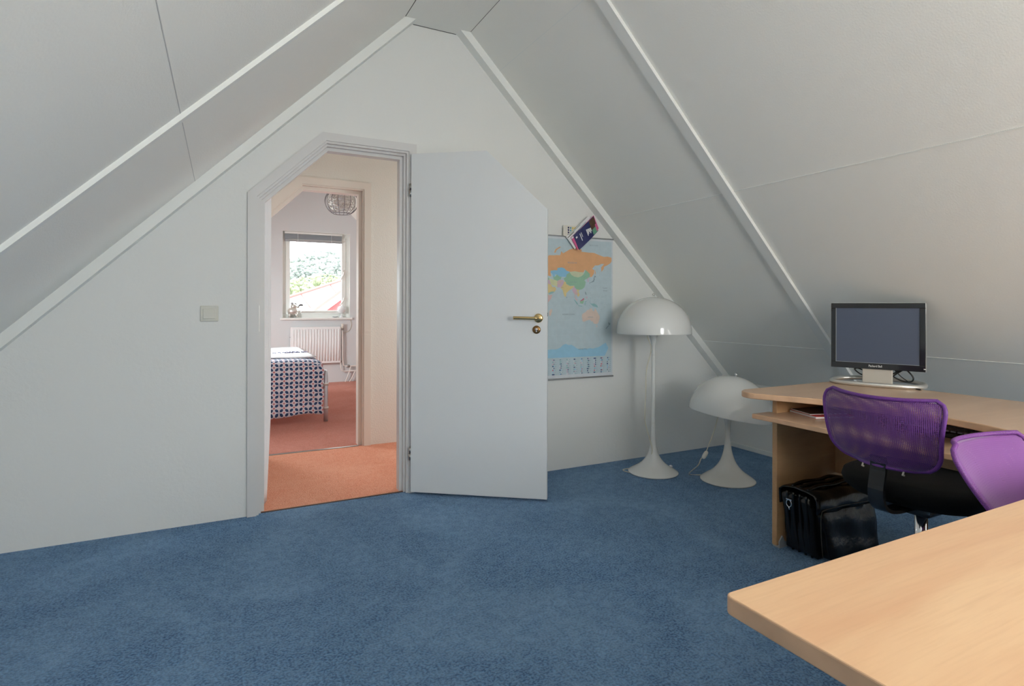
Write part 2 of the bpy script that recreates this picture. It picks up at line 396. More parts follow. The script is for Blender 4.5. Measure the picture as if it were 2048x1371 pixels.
gable_with_window('wall_back', YB - 0.28, YB, 0.74, 1.74, WZ0, WZ1, 'wall_white')
bm = BM(); bx(bm, 2.9, 3.0, YL, YM, 0, 1.30); struct('wall_side', bm, 'landing_cream')

# rafters and battens on the slopes
def batten(name, side, y0, y1, pr, label, mats='trim_white'):
    bm = BM(); q = pr * math.sqrt(2)
    if side == 'l': prism(bm, [(XL, ZLK - q), (XL, ZLK + 0.0), (CXL, ZC), (CXL + q, ZC)], 'y', y0, y1)
    else: prism(bm, [(XR, ZRK), (XR, ZRK - q), (CXR - q, ZC), (CXR, ZC)], 'y', y0, y1)
    return struct(name, bm, mats, label, 'roof batten')
batten('trim_1', 'l', YW - 0.07, YW, 0.047, 'white rafter along the left slope against the end wall')
batten('trim_2', 'r', YW - 0.07, YW, 0.047, 'white rafter along the right slope against the end wall')
batten('trim_3', 'l', 2.155, 2.19, 0.016, 'thin white batten running up the left slope')
batten('trim_4', 'r', 2.198, 2.262, 0.018, 'thin white batten running down the right slope behind the monitor')

# door frames: bands between two offset polylines
def offs(door, d):
    (a, b, c, e, f) = door; k = d * math.tan(PI / 8)
    return [(a[0] + d, 0), (b[0] + d, b[1] - k), (c[0] + k, c[1] - d), (e[0] - d, e[1] - d), (f[0] - d, 0)]
def band(bm, door, o0, o1, y0, y1, mi=0):
    A, B = offs(door, o0), offs(door, o1)
    for i in range(4):
        q = [A[i], A[i + 1], B[i + 1], B[i]]
        prism(bm, q, 'y', y0, y1, mi)
DO1 = [(0.122, 0), (0.122, 1.736), (0.507, 2.112), (1.054, 2.112), (1.054, 0)]
bm = BM(); band(bm, DO1, 0, 0.046, YW - 0.016, YW); band(bm, DO1, 0.0455, 0.058, YW - 0.004, YL + 0.002)
band(bm, DO1, 0.0575, 0.070, YW + 0.02, YL + 0.002); band(bm, DO1, 0.0695, 0.088, YW + 0.045, YL + 0.002)
band(bm, DO1, 0.0, 0.05, YL, YL + 0.014)
fr1 = struct('trim_5', bm, 'frame_white', 'white clipped corner door frame of the study doorway', 'door frame')
bm = BM(); bx(bm, 0.1795, 0.182, YW + 0.004, YW + 0.026, 0.99, 1.13, 0.0008, 0); 
obj('strike_plate', bm, 'silver', fr1)
DO2 = [(0.142, 0), (0.142, 1.742), (0.527, 2.126), (1.079, 2.126), (1.079, 0)]
bm = BM(); band(bm, DO2, 0, 0.055, YM - 0.016, YM); band(bm, DO2, 0.0545, 0.066, YM - 0.006, YM2 + 0.01); band(bm, DO2, 0.0655, 0.092, YM + 0.03, YM2 + 0.01)
struct('trim_6', bm, 'frame_cream', 'cream clipped corner door frame between landing and bedroom', 'door frame')
bm = BM(); bx(bm, 0.215, 0.985, YM - 0.005, YM + 0.02, 0, 0.006, 0.002); struct('trim_7', bm, 'steel', 'thin metal carpet strip in the bedroom doorway', 'threshold strip')
# carpet joint at the study doorway
bm = BM(); bx(bm, 0.19, 0.985, 3.379, 3.391, 0, 0.004, 0.001); struct('trim_8', bm, 'brown', 'dark carpet joint under the study doorway', 'threshold strip')

# the open door: leaf turned about its hinge
HX, HY = 1.012, 3.318
ang = math.atan2(2.833 - HY, 1.675 - HX)
bm = BM()
lw, zt, z0 = 0.822, 2.045, 0.014
prism(bm, [(0.0, z0), (0.0, zt), (0.463, zt), (lw, 1.692), (lw, z0)], 'y', 0.0, 0.04, 0, 0.0015)
leaf = bpy.data.objects.new('door_1', bpy.data.meshes.new('door_1')); bm.to_mesh(leaf.data); bm.free(); leaf.data.materials.append(MATS['door_white']); COL.objects.link(leaf)
leaf.location = (HX, HY, 0); leaf.rotation_euler = (0, 0, ang); leaf['kind'] = 'structure'
leaf['label'] = 'pale grey white flush door with a clipped upper corner standing open'; leaf['category'] = 'door'
def lobj(n, bm, m): return obj(n, bm, m, leaf, world=False)
bm = BM(); lathe(bm, [(0, -0.012), (0.020, -0.012), (0.026, -0.008), (0.0265, 0.0)], 32, (0.771, 0, 1.062), axis='y')
hr = lobj('door_handle', bm, 'brass')
bm = BM(); pts = smoothpath([(0.771, -0.01, 1.062), (0.771, -0.040, 1.062), (0.765, -0.052, 1.062), (0.75, -0.056, 1.062), (0.70, -0.056, 1.063), (0.632, -0.056, 1.064)], 5)
tube(bm, pts, [0.0095] * (len(pts) - 1) + [0.0095], 14); lobj('door_lever', bm, 'brass').parent = hr
bm = BM(); lathe(bm, [(0, -0.007), (0.018, -0.007), (0.0235, -0.004), (0.024, 0)], 32, (0.760, 0, 0.995), axis='y'); kp = lobj('keyhole_plate', bm, 'brass_dark')
bm = BM(); lathe(bm, [(0, -0.011), (0.007, -0.011), (0.0085, -0.006)], 20, (0.760, 0, 0.998), axis='y'); bx(bm, 0.757, 0.763, -0.0105, -0.006, 0.982, 0.996); lobj('lock_cylinder', bm, 'chrome').parent = kp
bm = BM(); bx(bm, lw - 0.0005, lw + 0.0015, 0.006, 0.018, 1.072, 1.094); lobj('latch_bolt', bm, 'black_matte')
for z in (0.245, 1.83):
    bm = BM(); tube(bm, [(-0.006, 0.004, z - 0.04), (-0.006, 0.004, z - 0.002)], 0.0068, 12); tube(bm, [(-0.006, 0.004, z + 0.001), (-0.006, 0.004, z + 0.036)], 0.0068, 12); bx(bm, -0.01, 0.002, 0.006, 0.03, z - 0.04, z + 0.036)
    lobj('hinge', bm, 'steel')

# ---------------------------------------------------------------- light switch
t = thing('light_switch', 'square ivory rocker light switch on the white end wall', 'light switch', (-0.0575, YW, 1.088))
bm = BM(); bx(bm, -0.0995, -0.0155, YW - 0.009, YW, 1.047, 1.129, 0.004); obj('switch_plate', bm, 'switch_ivory', t)
bm = BM(); v = [(-0.0865, YW - 0.009, 1.062), (-0.0285, YW - 0.009, 1.062), (-0.0285, YW - 0.009, 1.114), (-0.0865, YW - 0.009, 1.114)]
bx(bm, -0.0865, -0.0285, YW - 0.014, YW - 0.008, 1.062, 1.114, 0.002)
for vv in bm.verts:
    if vv.co.y < YW - 0.0125: vv.co.y -= 0.004 * (1.114 - vv.co.z) / 0.052
obj('rocker', bm, 'switch_ivory', t)

# ---------------------------------------------------------------- windows
def window(name, x0, x1, z0, z1, y, sgn, label):
    # y = outer plane of the frame, sgn +1 if the room is towards -y
    bm = BM(); f = 0.065; d0, d1 = (y - 0.03, y + 0.04)
    for a in ((x0, x1, z1 - f, z1), (x0, x1, z0, z0 + f), (x0, x0 + f, z0 + f, z1 - f), (x1 - f, x1, z0 + f, z1 - f)): bx(bm, a[0], a[1], d0, d1, a[2], a[3], 0.004)
    w = struct(name, bm, 'trim_white', label, 'window')
    bm = BM(); s = 0.055; X0, X1, Z0, Z1 = x0 + f - 0.012, x1 - f + 0.012, z0 + f - 0.012, z1 - f + 0.012; e0 = d0 - 0.018 if sgn > 0 else d1 - 0.03; e1 = e0 + 0.05
    for a in ((X0, X1, Z1 - s, Z1), (X0, X1, Z0, Z0 + s), (X0, X0 + s, Z0 + s, Z1 - s), (X1 - s, X1, Z0 + s, Z1 - s)): bx(bm, a[0], a[1], e0, e1, a[2], a[3], 0.005)
    sash = obj('window_frame', bm, 'trim_white', w)
    bm = BM(); bx(bm, X0 + s - 0.003, X1 - s + 0.003, e0 + 0.02, e0 + 0.026, Z0 + s - 0.003, Z1 - s + 0.003); obj('pane', bm, 'glass', sash)
    return w, (X0, X1, Z0, Z1, e0, s)
w1, (X0, X1, Z0, Z1, E0, S) = window('window_1', WX0, WX1, WZ0, WZ1, YE + 0.12, 1, 'white casement window in the far bedroom end wall')
bm = BM()   # casement catch and stay
tube(bm, smoothpath([(X1 - 0.03, E0, 1.63), (X1 - 0.03, E0 - 0.03, 1.63), (X1 - 0.035, E0 - 0.035, 1.60), (X1 - 0.075, E0 - 0.04, 1.52)], 4), 0.008, 8); bx(bm, X1 - 0.04, X1 - 0.02, E0 - 0.01, E0, 1.59, 1.67, 0.002)
obj('window_catch', bm, 'silver', w1)
bm = BM(); tube(bm, smoothpath([(X1 - 0.03, E0, 1.24), (X1 - 0.03, E0 - 0.03, 1.24), (X1 - 0.04, E0 - 0.035, 1.2), (X1 - 0.085, E0 - 0.04, 1.14)], 4), 0.008, 8); obj('window_catch', bm, 'silver', w1)
bm = BM(); bx(bm, 1.02, 1.22, E0 - 0.03, E0 - 0.005, Z0 + 0.025, Z0 + 0.045, 0.004); bx(bm, 1.22, 1.52, E0 - 0.022, E0 - 0.012, Z0 + 0.028, Z0 + 0.040, 0.002); obj('casement_stay', bm, 'silver', w1)
bm = BM(); bx(bm, WX0 - 0.03, WX1 + 0.03, YE - 0.04, YE + 0.10, WZ0 - 0.028, WZ0 + 0.002, 0.005); obj('window_sill', bm, 'trim_white', w1)
bm = BM()
for a in ((WX0, WX0 + 0.004), (WX1 - 0.004, WX1)): bx(bm, a[0], a[1], YE, YE + 0.09, WZ0 + 0.002, WZ1)
bx(bm, WX0, WX1, YE, YE + 0.09, WZ1 - 0.004, WZ1); obj('window_reveal', bm, 'trim_white', w1)
window('window_2', 0.74, 1.74, WZ0, WZ1, YB - 0.16, -1, 'white window in the gable wall behind the camera')
# raised blind in the bedroom window
t = thing('venetian_blind', 'grey venetian blind drawn up at the top of the bedroom window', 'blind', (1.24, YE + 0.05, WZ1 - 0.006))
bm = BM(); bx(bm, WX0 + 0.03, WX1 - 0.11, YE + 0.03, YE + 0.07, WZ1 - 0.035, WZ1 - 0.006, 0.003); obj('head_rail', bm, 'trim_white', t)
bm = BM()
for i in range(9): bx(bm, WX0 + 0.035, WX1 - 0.115, YE + 0.028, YE + 0.072, WZ1 - 0.045 - i * 0.008, WZ1 - 0.041 - i * 0.008)
obj('slats', bm, 'blind_grey', t)
bm = BM(); bx(bm, WX0 + 0.035, WX1 - 0.115, YE + 0.025, YE + 0.075, WZ1 - 0.145, WZ1 - 0.115, 0.004); obj('bottom_rail', bm, 'plastic_grey', t)
bm = BM()
bm.free()
for x in (0.98, 1.45): bm = BM(); tube(bm, [(x, YE + 0.024, WZ1 - 0.02), (x, YE + 0.024, WZ1 - 0.15)], 0.003, 6); obj('lift_cord', bm, 'paper', t)

# ---------------------------------------------------------------- outside the bedroom window
bm = BM(); bx(bm, -60, 60, 9.2, 110, -5.7, -5.6); o = struct('garden_ground', bm, 'lawn', 'green ground outside far below the bedroom window', 'ground')
def P(x, y, t):
    return Vector((0, 0, HC)) + t * (F + (x - 1024) / FPX * rr - (y - CY) / FPX * uu)
t = thing('neighbour_house', 'neighbouring house with pale sunlit tiled roof outside the bedroom window', 'house', (-3.0, 21, -5.6))
a0, a1 = P(556, 602, 19), P(720, 549, 22); dn = (a1 - a0).normalized(); side = Vector((dn.y, -dn.x, 0)).normalized()
if side.y > 0: side = -side
low = (side * 3.2 + Vector((0, 0, -3.0)))
A = [a0, a1, a1 + low, a0 + low]; back = -side * 3.2 + Vector((0, 0, -3.0))
bm = BM(); nn = Vector((0, 0, -0.15))
for Q in (A, [a0, a1, a1 + back, a0 + back]):
    V = [bm.verts.new(p) for p in Q] + [bm.verts.new(p + nn) for p in Q]
    for f in ((0, 1, 2, 3), (7, 6, 5, 4), (0, 4, 5, 1), (1, 5, 6, 2), (2, 6, 7, 3), (3, 7, 4, 0)): bm.faces.new([V[i] for i in f])
rf = obj('roof', bm, 'roof_tile', t)
bm = BM(); tube(bm, [a0 + Vector((0, 0, 0.03)), a1 + Vector((0, 0, 0.03))], 0.05, 8)
for k in (0.25, 0.6): tube(bm, [a0.lerp(a1, k), a0.lerp(a1, k) + low * 0.16], 0.02, 6)
obj('ridge_tiles', bm, 'roof_red', rf, )
bm = BM(); g0 = a0 + low * 0.85; g1 = a1 + low * 0.85; h0 = a0 + back * 0.85; h1 = a1 + back * 0.85
V = [bm.verts.new(p) for p in (g0, g1, h1, h0)] + [bm.verts.new((p.x, p.y, -5.6)) for p in (g0, g1, h1, h0)]
for i in range(4): bm.faces.new((V[i], V[(i + 1) % 4], V[4 + (i + 1) % 4], V[4 + i]))
obj('wall', bm, 'house_brick', t)
# lower wing with red boarded gable
c0, c1, c2 = P(628, 618, 12.0), P(700, 566, 12.0), P(772, 618, 12.0)
t2 = thing('neighbour_wing', 'red boarded gable with white barge board below the pale roof', 'house', ((c0.x + c2.x) / 2, c0.y, -5.6))
bm = BM(); dp = F * 3
for (u, v) in ((c0, c1), (c1, c2)):
    Q = [u, v, v + dp, u + dp]; nn = Vector((0, 0, -0.1))
    V = [bm.verts.new(p) for p in Q] + [bm.verts.new(p + nn) for p in Q]
    for f in ((0, 1, 2, 3), (7, 6, 5, 4), (0, 4, 5, 1), (1, 5, 6, 2), (2, 6, 7, 3), (3, 7, 4, 0)): bm.faces.new([V[i] for i in f])
obj('roof', bm, 'roof_red', t2)
bm = BM(); fw = -F * 0.06
for (u, v) in ((c0, c1), (c1, c2)):
    Q = [u + fw + Vector((0, 0, -0.08)), v + fw + Vector((0, 0, -0.08)), v + fw + Vector((0, 0, -0.22)), u + fw + Vector((0, 0, -0.22))]
    V = [bm.verts.new(p) for p in Q] + [bm.verts.new(p + F * 0.04) for p in Q]
    for f in ((0, 1, 2, 3), (7, 6, 5, 4), (0, 4, 5, 1), (1, 5, 6, 2), (2, 6, 7, 3), (3, 7, 4, 0)): bm.faces.new([V[i] for i in f])
obj('barge_board', bm, 'paper', t2)
bm = BM(); e = Vector((0, 0, -0.12))
fr = [c0 + e + F * .1, c1 + e + F * .1, c2 + e + F * .1, Vector((c2.x, c2.y, -5.6)) + F * .1, Vector((c0.x, c0.y, -5.6)) + F * .1]
V = [bm.verts.new(p) for p in fr] + [bm.verts.new(p + F * 2.8) for p in fr]
bm.faces.new(V[:5]); bm.faces.new(V[5:][::-1])
for i in range(5): bm.faces.new((V[i], V[(i + 1) % 5], V[5 + (i + 1) % 5], V[5 + i]))
obj('wall', bm, 'house_brick', t2)
def tree(x, y, tt, rad, m, label, seed):
    rnd = random.Random(seed); c = P(x, y, tt)
    t = thing('garden_tree', label, 'tree', (c.x, c.y, -5.6), 0, 'trees beyond the neighbouring roof')
    bm = BM()
    for i in range(420):
        d = Vector((rnd.gauss(0, 1), rnd.gauss(0, 1), rnd.gauss(0, 1))).normalized()
        p = c + Vector((d.x * rad * 1.15, d.y * rad, d.z * rad * 0.85)) * (rnd.random() ** 0.4)
        r = rad * rnd.uniform(0.05, 0.11)
        bmesh.ops.create_icosphere(bm, subdivisions=1, radius=r, matrix=Matrix.Translation(p) @ Matrix.Rotation(rnd.random() * 3, 4, 'X') @ Matrix.Diagonal((1, 1, 0.7, 1)))
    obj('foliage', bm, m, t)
    bm = BM(); tube(bm, [(c.x, c.y, -5.6), (c.x + 0.1, c.y, c.z - rad * 0.5), c], [0.35, 0.25, 0.1], 8); obj('trunk', bm, 'bark', t)
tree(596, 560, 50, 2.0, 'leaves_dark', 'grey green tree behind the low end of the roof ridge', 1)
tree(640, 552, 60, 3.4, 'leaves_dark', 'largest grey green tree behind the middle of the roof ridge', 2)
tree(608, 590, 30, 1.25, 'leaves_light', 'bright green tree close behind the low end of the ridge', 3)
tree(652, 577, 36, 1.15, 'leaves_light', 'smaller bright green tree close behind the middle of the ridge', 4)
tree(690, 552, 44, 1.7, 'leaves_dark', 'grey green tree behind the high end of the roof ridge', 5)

# ---------------------------------------------------------------- bedroom contents
t = thing('radiator', 'white ribbed panel radiator under the bedroom window', 'radiator', (1.22, YE - 0.06, 0.29))
bm = BM(); bx(bm, 0.873, 1.571, YE - 0.065, YE - 0.03, 0.29, 0.825, 0.008)
obj('panel', bm, 'rad_white', t)
bm = BM()
for i in range(17):
    x = 0.91 + i * 0.0395; tube(bm, [(x, YE - 0.066, 0.325), (x, YE - 0.066, 0.79)], 0.010, 8)
obj('ribs', bm, 'rad_white', t)
bm = BM(); tube(bm, [(0.873, YE - 0.05, 0.68), (0.862, YE - 0.05, 0.68)], 0.006, 6); obj('bleed_plug', bm, 'plastic_grey', t)
for x in (0.95, 1.45): bm = BM(); bx(bm, x, x + 0.05, YE - 0.032, YE - 0.001, 0.7, 0.75); obj('bracket', bm, 'plastic_grey', t)
bm = BM(); tube(bm, smoothpath([(1.595, YE - 0.05, 0.80), (1.60, YE - 0.05, 0.6), (1.605, YE - 0.05, 0.30), (1.63, YE - 0.05, 0.24), (1.70, YE - 0.05, 0.235), (2.4, YE - 0.05, 0.225)], 5), 0.009, 8)
tube(bm, smoothpath([(1.572, YE - 0.05, 0.31), (1.578, YE - 0.05, 0.2), (1.61, YE - 0.05, 0.165), (1.7, YE - 0.05, 0.16), (2.4, YE - 0.05, 0.15)], 5), 0.009, 8)
tube(bm, smoothpath([(1.72, YE - 0.05, 0.235), (1.69, YE - 0.05, 0.12), (1.64, YE - 0.05, 0.0)], 4), 0.009, 8); tube(bm, smoothpath([(1.78, YE - 0.05, 0.155), (1.74, YE - 0.05, 0.06), (1.70, YE - 0.05, 0.0)], 4), 0.009, 8)
obj('pipes', bm, 'pipe_white', t)
bm = BM(); tube(bm, [(1.595, YE - 0.05, 0.80), (1.595, YE - 0.05, 0.865)], 0.017, 12); tube(bm, [(1.565, YE - 0.05, 0.79), (1.61, YE - 0.05, 0.79)], 0.01, 8); v_ = obj('valve', bm, 'paper_cream', t)
bm = BM(); bx(bm, 1.575, 1.615, YE - 0.065, YE - 0.035, 0.77, 0.80, 0.003); obj('valve_fitting', bm, 'steel', t)
bm = BM(); sphere(bm, (1.69, YE - 0.05, 0.235), 0.02); obj('valve_fitting', bm, 'steel', t)
bm = BM(); bx(bm, 1.562, 1.585, YE - 0.06, YE - 0.04, 0.29, 0.32, 0.003); obj('valve_fitting', bm, 'steel', t)
# cable from the sill
bm = BM(); tube(bm, smoothpath([(1.72, YE - 0.008, 0.92), (1.735, YE - 0.006, 0.84), (1.70, YE - 0.006, 0.76), (1.62, YE - 0.008, 0.73)], 6), 0.0035, 6); tag(obj('sill_cable', bm, 'cord_cream'), 'thin pale cable looping down from the bedroom window sill', 'cable')
# figurine on the sill: glazed piggy figure
fx, fy, fz = 0.915, YE + 0.035, WZ0 + 0.002
t = thing('sill_figurine', 'shiny silver animal figurine on the bedroom window sill', 'figurine', (fx, fy, fz))
bm = BM(); sphere(bm, (fx, fy, fz + 0.095), 0.062, (1.15, 0.8, 0.95)); sphere(bm, (fx + 0.01, fy, fz + 0.165), 0.042, (1, 0.9, 0.9)); sphere(bm, (fx + 0.062, fy, fz + 0.155), 0.02, (1.3, 0.9, 0.8))
for s in (-0.04, 0.04):
    tube(bm, [(fx + s, fy - 0.02, fz + 0.07), (fx + s * 1.3, fy - 0.025, fz + 0.006)], [0.022, 0.016], 10); tube(bm, [(fx + s, fy + 0.03, fz + 0.07), (fx + s * 1.2, fy + 0.03, fz + 0.006)], [0.022, 0.016], 10)
obj('body', bm, 'silver', t)
bm = BM(); sphere(bm, (fx - 0.012, fy - 0.01, fz + 0.205), 0.018, (1, 0.5, 1)); sphere(bm, (fx + 0.035, fy + 0.01, fz + 0.2), 0.016, (1, 0.5, 1)); obj('ears', bm, 'plastic_grey', t)
bm = BM(); tube(bm, smoothpath([(fx + 0.07, fy, fz + 0.16), (fx + 0.10, fy - 0.01, fz + 0.185), (fx + 0.135, fy - 0.01, fz + 0.18)], 4), [0.004, 0.006, 0.008, 0.01, 0.012, 0.012, 0.012, 0.01, 0.006], 8); obj('trunk', bm, 'gap_dark', t)
# round white globe + saucer on the right of the sill
t = thing('sill_globe', 'round white ball ornament on the bedroom window sill', 'ornament', (1.60, YE + 0.04, WZ0 + 0.002))
bm = BM(); sphere(bm, (1.60, YE + 0.04, WZ0 + 0.12), 0.06); obj('ball', bm, 'paper', t)
bm = BM(); lathe(bm, [(0, 0.0), (0.035, 0.0), (0.03, 0.012), (0.012, 0.03), (0.012, 0.065)], 16, (1.60, YE + 0.04, WZ0 + 0.002)); obj('foot', bm, 'paper', t)
bm = BM(); sphere(bm, (1.50, YE + 0.02, WZ0 + 0.012), 0.03, (1.3, 0.9, 0.35)); sphere(bm, (1.52, YE + 0.015, WZ0 + 0.017), 0.014, (1.4, 0.8, 0.6))
tag(obj('sill_pebble', bm, 'plastic_grey'), 'small flat grey object on the sill before the white ball', 'ornament')

# bed
t = thing('bed', 'single bed with tubular silver frame in the far bedroom', 'bed', (0.42, 6.6, 0))
bm = BM()
for x, y in ((0.912, 5.80),): tube(bm, [(x, y, 0), (x, y, 0.10), (x, y, 0.44), (x, y, 0.50)], [0.021, 0.021, 0.020, 0.012], 12)
obj('leg', bm, 'bed_metal', t)
for x, y in ((-0.12, 5.84), (0.905, 7.46), (-0.12, 7.46)):
    bm = BM(); tube(bm, [(x, y, 0), (x, y, 0.5)], 0.022, 12); obj('leg', bm, 'bed_metal', t)
for zz in (0.13, 0.365):
    bm = BM(); tube(bm, [(0.912, 5.80, zz - 0.012), (0.912, 5.80, zz + 0.012)], 0.026, 12); obj('leg_collar', bm, 'silver', t)
bm = BM(); tube(bm, [(0.905, 5.84, 0.33), (0.905, 7.46, 0.33)], 0.02, 10); tube(bm, [(-0.12, 5.84, 0.33), (-0.12, 7.46, 0.33)], 0.02, 10); tube(bm, [(-0.12, 5.84, 0.33), (0.905, 5.84, 0.33)], 0.02, 10); obj('frame', bm, 'bed_metal', t)
bm = BM(); bx(bm, -0.09, 0.86, 5.84, 7.44, 0.36, 0.575, 0.03, seg=3); obj('mattress', bm, 'mattress_white', t)
# bedspread: top sheet + drop at the foot, one cloth with uv in metres
def cloth():
    bm = BM(); uvl = bm.loops.layers.uv.new('uv'); rnd = random.Random(3)
    nx, prof = 46, []
    prof += [(5.785 + 0.004 * math.sin(z * 40), z) for z in [0.075 + i * 0.035 for i in range(14)]]
    prof += [(5.790, 0.555), (5.800, 0.582), (5.825, 0.600), (5.87, 0.606)] + [(5.87 + i * 0.075, 0.607 + 0.004 * math.sin(i * 1.9)) for i in range(1, 21)]
    L = [0]
    for a, b in zip(prof, prof[1:]): L.append(L[-1] + math.dist(a, b))
    rows = []
    for j, (y, z) in enumerate(prof):
        row = []
        for i in range(nx):
            x = -0.16 + (1.045) * i / (nx - 1)
            wav = 0.010 * math.sin(x * 23 + 0.6) * max(0, (0.6 - z)) / 0.5 if y < 5.81 else 0
            edge = (i / (nx - 1)) ** 12
            zz = z - 0.03 * edge * (1 if z > 0.58 else 0) + (0.012 * math.sin(x * 11) if j == 0 else 0)
            row.append((bm.verts.new((x + (0.008 * math.sin(z * 30) * edge), y - wav - (0.006 if j < 14 else 0), zz)), (x, L[j])))
        rows.append(row)
    for a, b in zip(rows, rows[1:]):
        for i in range(nx - 1):
            q = (a[i], a[i + 1], b[i + 1], b[i]); f = bm.faces.new([v for v, _ in q]); f.smooth = True
            for l, (_, uvc) in zip(f.loops, q): l[uvl].uv = uvc
    return bm
o = obj('bedspread', cloth(), 'bedspread', fix=True); tag(o, 'white bedspread with navy and coral flower pattern draped over the bed foot', 'bedspread')
md = o.modifiers.new('s', 'SOLIDIFY'); md.thickness = 0.006
# plain white cloth with script on the top of the bed
t = thing('folded_throw', 'plain white throw with dark handwritten script lying on top of the bed', 'throw', (0.4, 6.7, 0.615))
bm = BM()
rows = []
for j in range(14):
    y = 6.05 + j * 0.1; row = []
    for i in range(20):
        x = -0.1 + i * 0.0505; row.append(bm.verts.new((x, y, 0.628 + 0.004 * math.sin(x * 9 + y * 7) - (0.012 if i == 19 or j == 0 else 0))))
    rows.append(row)
for a, b in zip(rows, rows[1:]):
    for i in range(19): bm.faces.new((a[i], a[i + 1], b[i + 1], b[i])).smooth = True
o = obj('throw_cloth', bm, 'sheet_white', t); md = o.modifiers.new('s', 'SOLIDIFY'); md.thickness = 0.006
bm = BM(); rnd = random.Random(11)
x = 0.22
while x < 0.78:
    h = rnd.uniform(0.03, 0.13); w = rnd.uniform(0.012, 0.03)
    tube(bm, smoothpath([(x, 6.42, 0.637), (x + w * 0.4, 6.42 + h, 0.637), (x + w, 6.43, 0.637), (x + w * 1.3, 6.40, 0.637)], 3), 0.004, 5); x += w * 1.5
    if rnd.random() < 0.25: x += 0.02
obj('script_lettering', bm, 'navy', t)

# pendant lamp in the bedroom: wire cage globe
c = Vector((1.142, 6.266, 2.245)); t = thing('pendant_lamp', 'round grey wire cage pendant lamp hanging in the far bedroom', 'pendant lamp', (c.x, c.y, ZC))
bm = BM(); R_ = 0.172
def cage(th, rad=R_): return [(c.x + rad * math.sin(a) * math.cos(th), c.y + rad * math.sin(a) * math.sin(th), c.z + rad * 0.86 * math.cos(a)) for a in [0.35 + i * (2.25 / 16) for i in range(17)]]
for k in range(16): tube(bm, cage(k * PI / 8), 0.0032, 5)
for a in (0.35, 2.6): tube(bm, [(c.x + R_ * math.sin(a) * math.cos(q * PI / 16), c.y + R_ * math.sin(a) * math.sin(q * PI / 16), c.z + R_ * 0.86 * math.cos(a)) for q in range(32)], 0.004, 6, closed=True)
obj('wire_cage', bm, 'wire_grey', t)
bm = BM(); rnd = random.Random(5)
for k in range(120):
    th = rnd.random() * 2 * PI; a = rnd.uniform(0.5, 2.3); pts = []
    for i in range(7):
        pts.append((c.x + 0.145 * math.sin(a) * math.cos(th), c.y + 0.145 * math.sin(a) * math.sin(th), c.z + 0.145 * 0.86 * math.cos(a))); th += rnd.uniform(0.05, 0.35); a = min(2.45, max(0.45, a + rnd.uniform(-0.25, 0.25)))
    tube(bm, pts, 0.0036, 4)
obj('inner_mesh', bm, 'silver', t)
bm = BM(); tube(bm, [(c.x, c.y, c.z + 0.1), (c.x, c.y, ZC)], 0.004, 6); obj('cord', bm, 'paper', t)
bm = BM(); lathe(bm, [(0, 0), (0.05, 0), (0.045, -0.025), (0, -0.03)], 20, (c.x, c.y, ZC)); obj('ceiling_rose', bm, 'paper', t)
bm = BM(); sphere(bm, (c.x, c.y, c.z + 0.03), 0.032); tube(bm, [(c.x, c.y, c.z + 0.05), (c.x, c.y, c.z + 0.12)], 0.017, 10); obj('bulb', bm, 'paper', t)

# white curtain hanging beside the left jamb in the landing
bm = BM(); rows = []
N = 40
for j in range(26):
    z = 0.006 + j * (1.80 / 25); row = []; pin = 0.35 + 0.65 * min(1, z / 0.5)
    for i in range(N):
        s = i / (N - 1); y = YL + 0.02 + 0.30 * s * (0.75 + 0.25 * pin)
        x = 0.206 + (0.016 + 0.028 * pin) * min(1, s / 0.3) + 0.006 * math.sin(s * 40) * pin * min(1, s / 0.2)
        row.append(bm.verts.new((x, y, z)))
    rows.append(row)
for a, b in zip(rows, rows[1:]):
    for i in range(N - 1): bm.faces.new((a[i], a[i + 1], b[i + 1], b[i])).smooth = True
t = thing('curtain', 'narrow white curtain hanging in the landing beside the door jamb', 'curtain', (0.23, YL + 0.15, 0))
o = obj('cloth', bm, 'curtain_white', t); md = o.modifiers.new('s', 'SOLIDIFY'); md.thickness = 0.003
bm = BM(); tube(bm, [(0.232, YL, 1.81), (0.232, YL + 0.36, 1.81)], 0.008, 10); obj('rod', bm, 'frame_white', t)

# ---------------------------------------------------------------- wall map
MX1, MX0 = 2.531, 1.115
KX = (MX1 - 0.012 - (MX0 + 0.012)) / 360.0
MT, MB = 1.612, 0.635
EQ = 1.163
def ll(lon, lat):
    la = math.radians(max(-82, min(82, lat))); m = 1.25 * math.log(math.tan(PI / 4 + 0.4 * la))
    return (MX1 - 0.012 - (180 - lon) * KX, EQ + math.degrees(m) * KX * 1.0)
MC = dict(sea=(0.52, 0.63, 0.68), russia=(0.78, 0.43, 0.22), kaz=(0.27, 0.55, 0.75), china=(0.33, 0.56, 0.40), mong=(0.62, 0.66, 0.46), yel=(0.77, 0.62, 0.30),
          pale=(0.68, 0.69, 0.42), pinkc=(0.70, 0.50, 0.50), rose=(0.66, 0.48, 0.60), aus=(0.74, 0.60, 0.53), teal_l=(0.30, 0.52, 0.55), ice=(0.33, 0.60, 0.78), white_p=(0.66, 0.70, 0.74), redf=(0.60, 0.20, 0.28), navyf=(0.06, 0.10, 0.24), ink=(0.28, 0.36, 0.42), band=(0.48, 0.58, 0.70))
for k, cc in MC.items(): mat('map_' + k, cc, 0.55, noise=0.05 if k not in ('ink', 'navyf') else 0, nscale=30)
MK = list(MC.keys()); MI = {k: i for i, k in enumerate(MK)}
